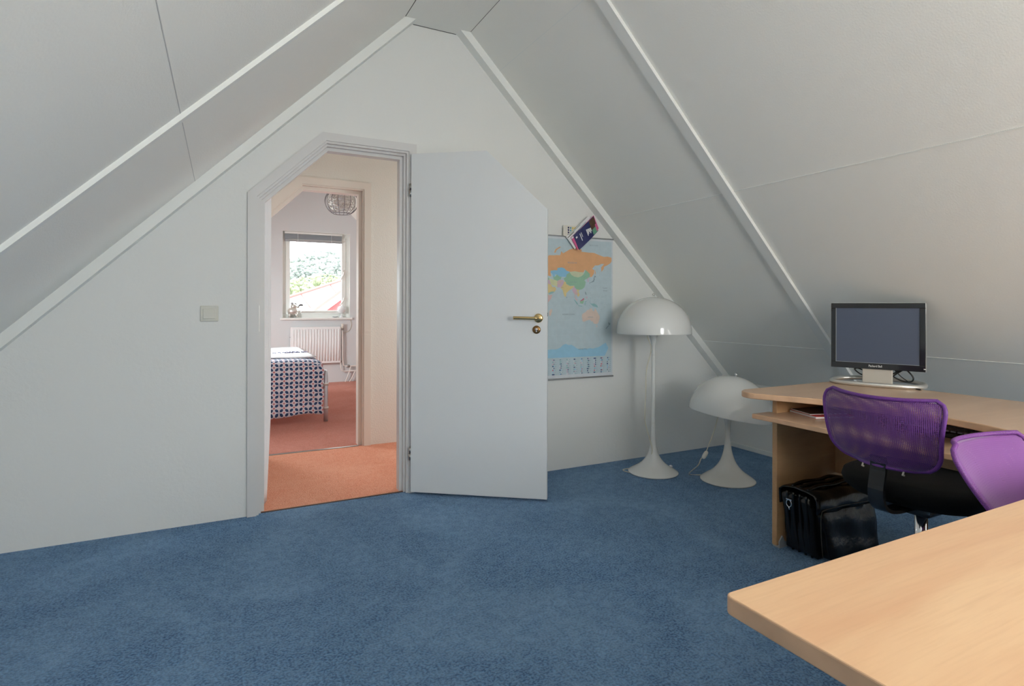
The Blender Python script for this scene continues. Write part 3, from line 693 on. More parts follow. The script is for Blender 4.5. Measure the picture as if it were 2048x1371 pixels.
SH = [
 ('russia', [(28,70),(41,67),(44,68.5),(54,68.5),(60,69),(67,69),(69,73),(73,71),(80,73),(87,75),(98,76.5),(104,78),(113,75),(112,73.5),(128,73),(140,73),(152,71),(162,69.5),(171,70),(180,69),(180,65),(177,62.5),(170,60),(163,58),(162,55),(157,51),(156,57),(163,61.5),(157,61.5),(150,59.5),(142,59),(136,54.5),(141,53),(140,48),(135,43),(131,43),(131,47.5),(127,50),(120,53),(117,49.5),(108,49.5),(98,50.5),(88,49.5),(80,51),(76,54),(70,55),(61,54),(61,51),(55,51),(48,50),(47,47),(48,42),(40,43.5),(37,46),(39,49.5),(34,51),(31,54),(28,57),(28,60),(30,62),(28,70)][:-1]),
 ('russia', [(54,71.5),(57,74.5),(66,77),(68,76.5),(59,73.5),(57,71)]), ('russia', [(142,54),(144,49),(143,46),(142,50)]),
 ('kaz', [(47,50),(55,51),(61,51),(61,54),(70,55),(76,54),(80,51),(87,49),(80,45),(80,42),(70,42),(66,42),(60,45),(56,45),(56,41.5),(52,42),(51,45),(47,47.5)]),
 ('china', [(74,39.5),(80,42),(80,45),(87,49),(91,45),(97,42.7),(105,41.7),(112,43.5),(117,46.5),(120,50),(121,53),(127,50),(131,47.5),(131,43),(125,40),(121,39),(119,37),(122,35),(121,31),(119,26),(114,22.5),(108,21.5),(102,22),(98,25),(97,28.5),(88,28),(80,31)]),
 ('mong', [(87,49),(98,50.5),(108,49.5),(117,49.5),(117,46.5),(112,43.5),(105,41.7),(97,42.7),(91,45)]),
 ('yel', [(68,24),(74,31),(75,35),(79,34),(80,30.5),(88,27.5),(97,28),(93,24),(89,22),(86,20),(80,15.5),(80,11),(77.5,8),(75,12),(73,18),(72,21)]),
 ('rose', [(61,25),(67,25),(68,24),(74,31),(75,35),(72,36.5),(69,32),(66,30),(61,29.5)]), ('pinkc', [(61,35),(66,37.5),(72,37),(74.5,37),(70,34),(69,32),(66,29.7),(61,29.5)]),
 ('pale', [(44,39),(49,38),(54,37),(61,36.5),(61,29.5),(61,25),(57,27),(51,28),(48,30),(46,34)]), ('china', [(52,42),(56,41.5),(60,45),(66,42),(70,42),(68,38),(66,37.5),(61,35.5),(54,37.5)]),
 ('yel', [(35,29.5),(39,32),(46,30),(48,29.5),(51,25),(56,26),(59,22),(55,17),(45,12.7),(43,14),(39,21)]), ('teal_l', [(43,14.5),(45,12.7),(52,15),(55,17),(52,18),(46,17)]), ('china', [(27,40),(35,42),(41,41.5),(44,39),(44,37),(36,36),(28,37)]),
 ('rose', [(36,36.5),(44,37),(46,34),(48,30),(46,29.5),(39,32),(35.5,32)]), ('rose', [(92,21),(94,25),(97,28),(98,25),(102,22),(102,18),(98,14),(95,16)]), ('pinkc', [(98,20),(102,18),(105,14.5),(103,12),(100,13.5),(99,9),(103,4),(104,1.5),(101,3),(98,8),(98,14)]),
 ('yel', [(102,22),(108,21.5),(106,18),(109,13),(107,10),(105,9),(103,12),(105,14.5)]), ('rose', [(125,40),(128,42),(130,42.5),(127,38.5),(129,36),(126,34.5)]), ('ink', [(130,31.5),(132,34),(136,34.5),(140,35.5),(142,40),(141,42),(145,43.5),(142,45.5),(139.5,42),(139,38.5),(135,35.5),(130,34)]),
 ('teal_l', [(95,5.5),(99,2.8),(104,-2),(106,-5.8),(102,-4)]), ('redf', [(109,1.5),(112,3),(117,7),(119,5),(117.5,3.5),(112,1.2)]), ('china', [(109,1.2),(112,1.0),(117.5,3.2),(118,1),(116,-3.5),(110,-3)]), ('teal_l', [(105,-6.3),(114,-7.2),(115,-8.7),(106,-7.6)]), ('teal_l', [(119.5,-5),(120,1),(125,1.5),(121,-1),(123,-4.5),(121,-3),(120.5,-5.5)]),
 ('teal_l', [(131,-1),(135,-3.3),(141,-2.7),(147,-6),(150,-10.5),(143,-9),(138,-8),(133,-4)]), ('ink', [(120,18.5),(122,18),(124,13),(121,13.5)]), ('rose', [(122,9),(125.5,9.5),(126,6.5),(123,7)]), ('ink', [(80,9.5),(81.7,7.5),(80.5,6)]),
 ('aus', [(114,-22),(117,-20.5),(122,-18),(126,-14),(129.5,-15),(131,-12),(136.5,-12),(136,-15),(140.5,-17.5),(142,-11),(145.5,-15),(149,-20.5),(153,-25.5),(153,-30),(150,-37),(146.5,-39),(140,-38),(137,-34),(135,-35),(131,-31.5),(124,-33),(118,-35),(115,-34),(113.5,-26)]), ('aus', [(145,-41),(148,-41),(147.5,-43.5),(146,-43.5)]),
 ('ink', [(173,-35),(176,-38),(178,-38),(175,-41.5),(173,-39.5)]), ('ink', [(173,-41),(174,-42),(168,-46.5),(166.5,-46)]), ('aus', [(49,-12),(50.5,-16),(47,-25),(44,-24),(44,-17)]),
 ('pinkc', [(43,11.5),(51,12),(48,5),(42,-1.5),(40,4),(36,5)]), ('aus', [(36,5),(42,-1.5),(40,-10),(40.5,-15),(35,-20),(35,-25),(30,-31),(26,-34),(19,-35),(12,-17),(13,-6),(9,4),(22,5)]), ('yel', [(36,5),(43,11.5),(37,20),(34,28),(25,31.5),(25,20),(22,5)]), ('pale', [(9,4),(22,5),(25,20),(25,31.5),(11,33),(9,37),(-2,35),(-6,36),(-17,21),(-17,14),(-8,4.5),(4,6)]),
 ('pinkc', [(28,70),(30,62),(28,60),(24,60),(20,55),(12,54),(8,57),(11,59),(5,60),(12,66),(20,70)]), ('yel', [(8,54),(20,55),(24,60),(28,57),(31,54),(34,51),(39,49.5),(37,46),(30,45),(28,41),(22,37),(19,42),(13,45),(8,44),(3,43),(-2,43.5),(-5,48.5),(2,51)]), ('pinkc', [(-9,43.5),(-2,43.5),(3,42.5),(-1,37),(-9,37)]), ('russia', [(-5,50),(1.5,51),(0,53),(-3,58.5),(-6,57),(-3,54)]),
 ('yel', [(-168,66),(-156,71),(-140,69.5),(-141,60),(-150,60),(-160,55),(-166,61)]), ('pinkc', [(-140,69.5),(-125,70),(-95,72),(-80,73),(-65,62),(-78,62),(-80,55),(-92,57),(-94,61),(-87,66),(-85,55),(-79,52),(-65,60),(-56,52),(-66,45),(-80,43),(-95,49),(-123,49),(-130,55),(-141,60)]), ('pale', [(-123,49),(-95,49),(-80,43),(-66,45),(-75,38),(-81,31),(-80,25),(-84,30),(-97,28),(-106,32),(-117,33),(-124,40)]),
 ('china', [(-117,33),(-106,32),(-97,26),(-97,20),(-90,21),(-88,16),(-83,10),(-78,8),(-92,15),(-105,20),(-110,27)]), ('yel', [(-73,78),(-30,83),(-20,75),(-40,65),(-44,60),(-52,66),(-58,75)]),
 ('china', [(-70,2),(-60,5),(-50,1),(-35,-6),(-39,-15),(-48,-27),(-55,-33),(-58,-22),(-68,-11),(-73,-8)]), ('yel', [(-78,8),(-72,12),(-60,9),(-60,5),(-70,2),(-73,-8),(-68,-11),(-70,-18),(-76,-14),(-81,-5),(-79,2)]), ('rose', [(-70,-18),(-62,-20),(-58,-22),(-55,-33),(-58,-38),(-65,-42),(-68,-54),(-74,-52),(-73,-37)]),
]
def wall_map():
    bm = BM(); y = YW - 0.012
    bx(bm, MX0, MX1, y, y + 0.0012, MB, MT, mi=MI['white_p'])
    bx(bm, MX0 + 0.012, MX1 - 0.012, y - 0.0004, y, MB + 0.022, MT - 0.015, mi=MI['sea'])
    def poly(pts, k, dy):
        vs = [bm.verts.new((px, y - dy, pz)) for px, pz in pts]
        f = bm.faces.new(vs); f.material_index = MI[k]
    for i, (k, pts) in enumerate(SH): poly([ll(*p) for p in pts], k, 0.0008 + 0.00002 * i)
    # antarctic ice
    z0 = 0.776
    rnd = random.Random(2); pts = []
    for i in range(0, 61):
        lon = -178 + i * 5.85; h = 0.035 + 0.035 * max(0, math.sin(i * 0.42 + 1.7)) + rnd.uniform(-0.006, 0.006)
        if lon > 168: h *= max(0, (178 - lon) / 10)
        pts.append((MX1 - 0.012 - (180 - lon) * KX, z0 + 0.02 + max(0.0, h)))
    poly([(MX0 + 0.02, z0)] + pts + [(MX1 - 0.07, z0)], 'ice', 0.0010)
    # graticule
    for i in range(1, 24):
        xx = MX0 + 0.012 + i * (MX1 - MX0 - 0.024) / 24; bx(bm, xx - 0.0003, xx + 0.0003, y - 0.0006, y - 0.0004, z0, MT - 0.015, mi=MI['white_p'])
    for i in range(1, 16):
        zz = z0 + i * (MT - 0.015 - z0) / 16; bx(bm, MX0 + 0.012, MX1 - 0.012, y - 0.0006, y - 0.0004, zz - 0.0003, zz + 0.0003, mi=MI['white_p'])
    # legend with rows of small flags
    ks = ['redf', 'navyf', 'white_p', 'ice', 'rose', 'teal_l', 'ink', 'navyf']
    n = 24
    for cidx in range(n):
        fx = MX0 + 0.05 + cidx * (MX1 - MX0 - 0.09) / (n - 1)
        for r_ in range(8):
            zz = 0.757 - r_ * 0.0142
            a, b = rnd.choice(ks), rnd.choice(ks); w = rnd.choice((0.008, 0.010, 0.012))
            bx(bm, fx - w, fx, y - 0.001, y - 0.0004, zz, zz + 0.008, mi=MI[a]); bx(bm, fx, fx + w * 0.7, y - 0.001, y - 0.0004, zz, zz + 0.008, mi=MI[b])
            bx(bm, fx + w, fx + w + 0.012, y - 0.0007, y - 0.0004, zz + 0.002, zz + 0.0035, mi=MI['ink'])
    # island specks
    for i in range(110):
        lon, lat = rnd.uniform(130, 179), rnd.uniform(-24, 28); px, pz = ll(lon, lat); s = rnd.uniform(0.0007, 0.0018)
        bx(bm, px - s, px + s, y - 0.0007, y - 0.0004, pz - s * 0.6, pz + s * 0.6, mi=MI['ink'])
    for i in range(70):
        lon, lat = rnd.uniform(118, 134), rnd.uniform(-10, 8); px, pz = ll(lon, lat); s = rnd.uniform(0.0008, 0.0022)
        bx(bm, px - s, px + s, y - 0.0009, y - 0.0004, pz - s * 0.6, pz + s * 0.6, mi=MI['teal_l'])
    return bm
t = thing('world_map', 'large paper world map hanging on the end wall beside the open door', 'map', (1.83, YW, 1.1))
obj('map_sheet', wall_map(), ['map_' + k for k in MK], t)
for z in (MT + 0.005, MB - 0.008):
    bm = BM(); tube(bm, [(MX0 - 0.01, YW - 0.010, z), (MX1 + 0.006, YW - 0.010, z)], 0.0052, 10); obj('hanging_rod', bm, 'plastic_grey', t)
def wt(s, x, z, size, m='map_ink', rot=0):
    M_ = Matrix.Translation((x, YW - 0.0145, z)) @ Matrix.Rotation(rot, 4, 'Y') @ Matrix.Rotation(PI / 2, 4, 'X')
    o = text_mesh('map_lettering', s, size, m, Matrix.Translation(-Vector(t.location)) @ M_, t, 0.0002)
for s_, x_, z_, q_ in (('INDIAN OCEAN', 2.15, 1.075, 0.014), ('PACIFIC', 2.462, 1.262, 0.011), ('OCEAN', 2.462, 1.243, 0.011), ('R U S S I A', 2.18, 1.435, 0.016), ('C H I N A', 2.19, 1.30, 0.012), ('AUSTRALIA', 2.335, 1.055, 0.009), ('INDIA', 2.098, 1.262, 0.007), ('ARCTIC OCEAN', 2.36, 1.565, 0.010), ('ANTARCTICA', 2.27, 0.83, 0.012)): wt(s_, x_, z_, q_)

# ---------------------------------------------------------------- leaflets hanging over the map's upper rod
yb = YW - 0.042
def sheet(name, pts, y, th, m, label, cat, strips=(), curl=0.0):
    cx = sum(p[0] for p in pts) / 4; cz = sum(p[1] for p in pts) / 4
    t = thing(name, label, cat, (cx, y, cz), 0, None)
    bm = BM(); A = [Vector((p[0], 0, p[1])) for p in pts]; n = 10; rows = []
    for s in (0, 1):
        g = []
        for i in range(n + 1):
            u = i / n; a = A[0].lerp(A[1], u); b = A[3].lerp(A[2], u); yy = y + s * th - curl * math.sin(u * PI)
            g.append((bm.verts.new((a.x, yy, a.z)), bm.verts.new((b.x, yy, b.z))))
        rows.append(g)
    for i in range(n):
        bm.faces.new((rows[0][i][0], rows[0][i + 1][0], rows[0][i + 1][1], rows[0][i][1])); bm.faces.new((rows[1][i][0], rows[1][i][1], rows[1][i + 1][1], rows[1][i + 1][0]))
        for k in (0, 1): bm.faces.new((rows[0][i][k], rows[1][i][k], rows[1][i + 1][k], rows[0][i + 1][k]))
    for i in (0, n): bm.faces.new((rows[0][i][0], rows[0][i][1], rows[1][i][1], rows[1][i][0]))
    obj('cover', bm, m, t)
    for (u0, u1, v0, v1, mm, nm) in strips:
        bm = BM(); k = 6; G = []
        for i in range(k + 1):
            u = u0 + (u1 - u0) * i / k; yy = y - 0.0008 - curl * math.sin(u * PI); a = A[0].lerp(A[1], u); b = A[3].lerp(A[2], u); p0 = a.lerp(b, v0); p1 = a.lerp(b, v1)
            G.append((bm.verts.new((p0.x, yy, p0.z)), bm.verts.new((p1.x, yy, p1.z)), bm.verts.new((p1.x, yy + 0.0006, p1.z)), bm.verts.new((p0.x, yy + 0.0006, p0.z))))
        for i in range(k):
            for q in range(4): bm.faces.new((G[i][q], G[i][(q + 1) % 4], G[i + 1][(q + 1) % 4], G[i + 1][q]))
        obj(nm, bm, mm, t)
    return t
sheet('calendar_card', [(2.100, 1.620), (2.100, 1.692), (2.262, 1.692), (2.262, 1.575)], yb + 0.018, 0.004, 'paper_cream', 'cream card with coloured squares poking out behind the navy brochure', 'card',
      [(0.15 + 0.2 * j, 0.29 + 0.2 * j, 0.22 + 0.11 * i, 0.29 + 0.11 * i, mm, 'printed_square') for j in range(4) for i, mm in enumerate(('navy', 'teal', 'yellow', 'yellow', 'green', 'navy'))])
sheet('paper_leaflet', [(2.118, 1.612), (2.30, 1.765), (2.35, 1.745), (2.19, 1.528)], yb + 0.010, 0.005, 'paper', 'white folded leaflet in the bunch under the navy brochure', 'leaflet', [(0.02, 0.3, 0.1, 0.14, 'brown', 'printed_line'), (0.3, 0.8, 0.25, 0.29, 'teal', 'printed_line'), (0.1, 0.6, 0.04, 0.07, 'green', 'printed_line')], 0.006)
sheet('pink_leaflet', [(2.150, 1.606), (2.340, 1.774), (2.385, 1.685), (2.205, 1.524)], yb, 0.004, 'pink', 'pink edged leaflet directly under the navy brochure', 'leaflet', [(0.0, 0.5, 0.02, 0.12, 'paper', 'printed_line')], 0.008)
t = sheet('navy_brochure', [(2.166, 1.622), (2.335, 1.768), (2.376, 1.668), (2.216, 1.524)], yb - 0.006, 0.003, 'navy', 'navy brochure with white lettering pinned tilted over the map rod', 'brochure',
      [(0.72, 0.99, 0.03, 0.62, 'brown', 'cover_photo'), (0.74, 0.98, 0.62, 0.97, 'green', 'cover_photo'), (0.93, 0.99, 0.5, 0.95, 'pink', 'cover_photo')] +
      [(0.50 + k * 0.045, 0.53 + k * 0.045, 0.30 + 0.03 * k, 0.72 - 0.07 * (k % 3), 'text_white', 'cover_lettering') for k in range(5)] + [(0.22, 0.245, 0.20, 0.68, 'paper', 'cover_lettering'), (0.28, 0.30, 0.2, 0.5, 'paper', 'cover_lettering'), (0.05, 0.11, 0.20, 0.30, 'text_white', 'cover_lettering')], 0.01)

# ---------------------------------------------------------------- mushroom lamps
def shade_profile(R, H):
    pr = []
    for i in range(19):
        a = PI / 2 * i / 18; pr.append((R * math.sin(a) if i else 0.0, H * math.cos(a) ** 0.92))
    pr.append((R * 1.0, -0.006)); pr.append((R - 0.004, -0.006))
    for i in range(18, -1, -1):
        a = PI / 2 * i / 18; pr.append(((R - 0.004) * math.sin(a) if i else 0.0, (H - 0.004) * math.cos(a) ** 0.92))
    return pr
def stem_profile(zt, foot, neck, rmin, rtop):
    pts = smoothpath([(r, 0, z) for r, z in foot], 4)
    pr = [(0, 0), (foot[0][0] - 0.004, 0.0), (foot[0][0], 0.004)] + [(p.x, p.z) for p in pts]
    pr += [(rmin, neck), (rmin, zt - 0.12)]
    for i in range(1, 9): q = i / 8; pr.append((rmin + (rtop - rmin) * q ** 2.0, zt - 0.12 + 0.12 * q))
    pr.append((0, zt)); return pr
t = thing('floor_lamp', 'tall white mushroom floor lamp with trumpet foot beside the wall map', 'floor lamp', (2.628, 3.02, 0), 0)
bm = BM(); lathe(bm, stem_profile(0.955, [(0.168, 0.008), (0.150, 0.020), (0.122, 0.036), (0.092, 0.055), (0.066, 0.080), (0.046, 0.108), (0.034, 0.135), (0.025, 0.175), (0.018, 0.225), (0.0135, 0.29)], 0.36, 0.0125, 0.034), 56, (2.628, 3.02, 0)); st = obj('stand', bm, 'lamp_white', t)
for z in (0.335, 0.80): bm = BM(); lathe(bm, [(0.0133, 0), (0.0133, 0.003)], 24, (2.628, 3.02, z)); obj('joint_ring', bm, 'seam_grey', st)
bm = BM(); lathe(bm, shade_profile(0.252, 0.245), 64, (2.628, 3.02, 0.952)); obj('lamp_shade', bm, 'lamp_white', t)
bm = BM(); sphere(bm, (2.628, 3.02, 1.212), 0.010); tube(bm, [(2.628, 3.02, 1.195), (2.628, 3.02, 1.206)], 0.004, 8); obj('top_knob', bm, 'chrome', t)
bm = BM(); sphere(bm, (2.755, 2.985, 0.033), 0.012, (1, 1, 0.8)); obj('foot_switch', bm, 'paper', t)
bm = BM(); pts = smoothpath([(2.59, 3.03, 0.98), (2.575, 3.02, 0.93), (2.60, 3.01, 0.84), (2.568, 3.02, 0.70), (2.563, 3.02, 0.55), (2.565, 3.03, 0.36), (2.59, 3.01, 0.23), (2.60, 3.0, 0.14), (2.57, 3.07, 0.03), (2.50, 3.15, 0.006), (2.46, 3.13, 0.005), (2.47, 3.07, 0.005)], 6)
tube(bm, pts, 0.0032, 8); obj('cord', bm, 'cord_cream', t)

lx, ly = 2.94, 2.66
t = thing('mushroom_lamp', 'short white mushroom lamp with tilted shade on the carpet by the desk', 'table lamp', (lx, ly, 0))
bm = BM(); lathe(bm, stem_profile(0.455, [(0.172, 0.008), (0.156, 0.021), (0.132, 0.038), (0.104, 0.057), (0.080, 0.080), (0.060, 0.106), (0.045, 0.134), (0.033, 0.168), (0.0245, 0.205), (0.019, 0.25)], 0.29, 0.0160, 0.042), 56, (lx, ly, 0)); st = obj('stand', bm, 'lamp_stem', t)
bm = BM(); lathe(bm, [(0.0165, 0), (0.0165, 0.002)], 24, (lx, ly, 0.27)); obj('joint_ring', bm, 'seam_grey', st)
bm = BM(); lathe(bm, shade_profile(0.258, 0.25), 64, (0, 0, 0))
sphere_c = Vector((lx + 0.01, ly - 0.005, 0.432))
Mx = Matrix.Translation(sphere_c) @ Matrix.Rotation(math.radians(9.5), 4, F) @ Matrix.Identity(4)
bmesh.ops.transform(bm, matrix=Mx, verts=bm.verts); sh = obj('lamp_shade', bm, 'lamp_white', t)
bm = BM(); sphere(bm, (0, 0, 0.262), 0.010); tube(bm, [(0, 0, 0.246), (0, 0, 0.256)], 0.004, 8); bmesh.ops.transform(bm, matrix=Mx, verts=bm.verts); obj('top_knob', bm, 'chrome', t)
bm = BM(); sphere(bm, (3.03, 2.585, 0.030), 0.012, (1, 1, 0.8)); obj('foot_switch', bm, 'rad_white', t)
bm = BM(); sw = P(1410, 909, 3.62)
pts = smoothpath([P(1437, 828, 3.64), P(1427, 865, 3.63), P(1417, 890, 3.62), sw, P(1402, 917, 3.63), Vector(P(1396, 930, 3.60)), Vector((2.80, 2.86, 0.006)), Vector((2.87, 2.80, 0.008))], 6)
tube(bm, pts, 0.0034, 8); cd_ = obj('cord', bm, 'cord_cream', t)
bm = BM(); d = (P(1417, 895, 3.62) - P(1406, 914, 3.62)).normalized(); tube(bm, [sw - d * 0.028, sw - d * 0.02, sw, sw + d * 0.02, sw + d * 0.028], [0.006, 0.012, 0.014, 0.012, 0.006], 10); obj('cord_switch', bm, 'paper_cream', cd_)

# ---------------------------------------------------------------- computer desk along the right side
DZ = 0.735
t = thing('computer_desk', 'beech computer desk with curved front edge carrying the monitor', 'desk', (2.6, 1.27, 0))
half = [(2.235, 1.925), (2.185, 1.895), (2.163, 1.855), (2.166, 1.81), (2.200, 1.745), (2.250, 1.655), (2.295, 1.55), (2.322, 1.43), (2.334, 1.32), (2.336, 1.27)]
full = half + [(x, 2.54 - y) for x, y in half[-2::-1]]
front = [(p.x, p.y) for p in smoothpath([(x, y, 0) for x, y in full], 4)]
outline = front + [(2.985, 2.54 - 1.925), (3.0, 2.54 - 1.91), (3.0, 1.91), (2.985, 1.925)]
bm = BM(); fs = prism(bm, outline, 'z', DZ - 0.026, DZ, 0)
for f in fs[2:]: f.material_index = 1
es = list(fs[0].edges) + list(fs[1].edges)
r_ = bmesh.ops.bevel(bm, geom=es, offset=0.004, segments=2, profile=0.5, affect='EDGES')
for f in r_['faces']: f.material_index = 1
obj('desktop', bm, ['beech_along', 'beech_edge'], t)
SZ = 0.634
bm = BM(); shp = [(2.200, 1.848), (2.200, 0.70), (2.74, 0.70), (2.74, 1.804), (2.314, 1.804), (2.314, 1.848)]
fs = prism(bm, shp, 'z', SZ - 0.022, SZ)
for f in fs[2:]: f.material_index = 1
es = list(fs[0].edges) + list(fs[1].edges); r_ = bmesh.ops.bevel(bm, geom=es, offset=0.003, segments=2, profile=0.5, affect='EDGES')
for f in r_['faces']: f.material_index = 1
obj('keyboard_shelf', bm, ['beech_along', 'beech_edge'], t)
for ya in (1.806, 0.71):
    bm = BM(); bx(bm, 2.317, 2.95, ya, ya + 0.026, 0.012, DZ - 0.026, 0.003); sp_ = obj('side_panel', bm, 'beech_panel', t)
    bm = BM(); prism(bm, [(2.33, 0.0), (2.33, 0.03), (2.35, 0.055), (2.365, 0.03), (2.40, 0.012), (2.43, 0.0)], 'y', ya - 0.006, ya + 0.032); obj('foot_cap', bm, 'plastic_grey', sp_)
    bm = BM(); bx(bm, 2.86, 2.94, ya - 0.004, ya + 0.03, 0, 0.012); obj('foot_cap', bm, 'plastic_grey', sp_)
bm = BM(); bx(bm, 2.748, 2.768, 0.736, 1.806, 0.30, 0.706, 0.002); obj('modesty_panel', bm, 'beech_panel', t)

# things on the computer desk
mc = Vector((2.955, 1.725, DZ)); mang = math.atan2(1.545 - 1.918, 3.024 - 2.862)      # along the screen's width
t = thing('computer_monitor', 'black flat screen monitor on a silver oval foot on the computer desk', 'monitor', (2.955, 1.725, DZ), mang)
def mo(n, bm, m, p=None): return obj(n, bm, m, p or t, world=False)
W2, ZB, ZT = 0.203, 0.081, 0.416        # half width, bottom, top over the desk
bm = BM(); bx(bm, -W2, W2, 0.0, 0.028, ZB, ZT, 0.003); bx(bm, -0.15, 0.15, 0.028, 0.055, ZB + 0.05, ZT - 0.05, 0.012); casing = mo('casing', bm, 'bezel')
bm = BM()
for a in ((-W2, W2, ZT - 0.0255, ZT), (-W2, W2, ZB, ZB + 0.03), (-W2, -W2 + 0.022, ZB + 0.03, ZT - 0.0255), (W2 - 0.025, W2, ZB + 0.03, ZT - 0.0255)): bx(bm, a[0], a[1], -0.006, 0.001, a[2], a[3], 0.0015)
mo('bezel', bm, 'bezel', casing)
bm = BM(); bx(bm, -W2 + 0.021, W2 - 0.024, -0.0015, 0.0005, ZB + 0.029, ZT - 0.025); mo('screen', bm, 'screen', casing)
bm = BM()
for a in ((-W2 + 0.021, -W2 + 0.024, ZB + 0.029, ZT - 0.025), (-W2 + 0.021, W2 - 0.024, ZB + 0.029, ZB + 0.0315)): bx(bm, a[0], a[1], -0.003, -0.001, a[2], a[3])
mo('screen_edge', bm, 'plastic_grey', casing)
bm = BM(); bx(bm, -W2 - 0.0015, W2 + 0.0015, -0.002, 0.004, ZT, ZT + 0.0015); bx(bm, -W2 - 0.0015, -W2, -0.002, 0.004, ZB, ZT); bx(bm, W2, W2 + 0.0015, -0.002, 0.004, ZB, ZT); mo('casing_edge', bm, 'silver', casing)
bm = BM(); bx(bm, W2 - 0.008, W2 + 0.001, -0.0085, -0.004, ZB + 0.012, ZB + 0.016); mo('power_button', bm, 'text_white', casing)
text_mesh('brand_lettering', 'Packard Bell', 0.0135, 'text_white', Matrix.Translation((-0.004, -0.0066, ZB + 0.0155)) @ Matrix.Rotation(PI / 2, 4, 'X') @ Matrix.Diagonal((0.88, 1.15, 1, 1)), casing, 0.0004)
bm = BM(); bx(bm, -0.062, 0.068, 0.004, 0.022, 0.010, ZB + 0.06, 0.003); mo('stand_plate', bm, 'silver_plate')
bm = BM(); N = 64; ring = []
for k in range(N):
    a = 2 * PI * k / N; ca, sa = math.cos(a), math.sin(a); ex = math.copysign(abs(ca) ** 0.8, ca); ey = math.copysign(abs(sa) ** 0.8, sa)
    ring.append((0.200 * ex, 0.012 + 0.105 * ey, 0.0115 + 0.010 * max(0, sa)))
tube(bm, ring, 0.0115, 10, closed=True); o = mo('stand_foot', bm, 'silver')
bm = BM(); bx(bm, -0.06, 0.06, -0.09, 0.11, 0.0012, 0.008, 0.002); mo('stand_bridge', bm, 'silver_plate')
bm = BM()
tube(bm, smoothpath([(0.075, 0.03, 0.075), (0.115, 0.03, 0.088), (0.150, 0.03, 0.050), (0.142, 0.03, 0.027), (0.105, 0.03, 0.028), (0.07, 0.03, 0.045)], 6), 0.0035, 8); mo('cable', bm, 'black_plastic')
bm = BM(); tube(bm, smoothpath([(0.06, 0.035, 0.055), (0.09, 0.035, 0.075), (0.118, 0.035, 0.09), (0.08, 0.035, 0.06), (0.055, 0.035, 0.035)], 6), 0.0035, 8); mo('cable', bm, 'black_plastic')
bm = BM(); tube(bm, smoothpath([(0.07, 0.028, 0.085), (0.1, 0.03, 0.05), (0.13, 0.03, 0.026)], 6), 0.0022, 8); mo('cable', bm, 'black_plastic')
bm = BM(); tube(bm, smoothpath([(-0.05, 0.03, 0.065), (-0.085, 0.03, 0.078), (-0.10, 0.03, 0.072), (-0.075, 0.03, 0.05), (-0.05, 0.03, 0.045)], 6), 0.0032, 8); mo('cable', bm, 'black_plastic')
bm = BM(); p0 = Vector((3.0, 1.57, DZ)); a, b = P(1826, 773.5, 2.745), P(1843, 777, 2.69); a.z = b.z = DZ + 0.004; tube(bm, [a, a.lerp(b, 0.8), b], [0.004, 0.004, 0.001], 8)
a_ = a.x; tag(obj('pen', bm, 'black_plastic'), 'black pen lying on the desk beside the monitor foot', 'pen')
# booklets on the shelf
def booklet(name, corners, z, th, m, label, cover, grp=None):
    t = thing(name, label, 'magazine', (corners[0][0], corners[0][1], z), 0, grp)
    bm = BM(); prism(bm, corners, 'z', z, z + th); obj('pages', bm, m, t)
    bm = BM(); c_ = [((x - corners[0][0]) * 0.985 + corners[0][0] + 0.002, (y - corners[0][1]) * 0.985 + corners[0][1] - 0.002) for x, y in corners]; prism(bm, c_, 'z', z + th, z + th + 0.0015); obj('cover', bm, cover, t)
    bm = BM(); prism(bm, [(x, y) for x, y in corners], 'z', z - 0.0006, z + 0.0012); obj('back_cover', bm, 'red', t)
booklet('magazine', [(2.345, 1.630), (2.52, 1.565), (2.615, 1.765), (2.395, 1.797)], SZ + 0.0007, 0.009, 'paper', 'red edged magazine at the bottom of the stack on the keyboard shelf', 'red')
booklet('magazine', [(2.35, 1.66), (2.52, 1.60), (2.605, 1.765), (2.395, 1.79)], SZ + 0.0125, 0.004, 'paper', 'dark covered magazine lying on top of the red edged one', 'brown')
# keyboard pushed back on the shelf
t = thing('keyboard', 'black keyboard with grey key rows pushed back on the desk shelf', 'keyboard', (2.52, 1.15, SZ))
bm = BM(); bx(bm, 2.455, 2.60, 0.98, 1.36, SZ, SZ + 0.022, 0.006); obj('body', bm, 'black_plastic', t)
bm = BM()
for i in range(16):
    for j in range(4): bx(bm, 2.468 + j * 0.030, 2.49 + j * 0.030, 0.993 + i * 0.0222, 1.011 + i * 0.0222, SZ + 0.022, SZ + 0.028, 0.0015)
obj('keys', bm, 'plastic_grey', t)
bm = BM(); bx(bm, 2.40, 2.66, 0.75, 0.965, SZ, SZ + 0.003, 0.001); tag(obj('mouse_mat', bm, 'black_matte'), 'dark mouse mat on the desk shelf next to the keyboard', 'mouse mat')

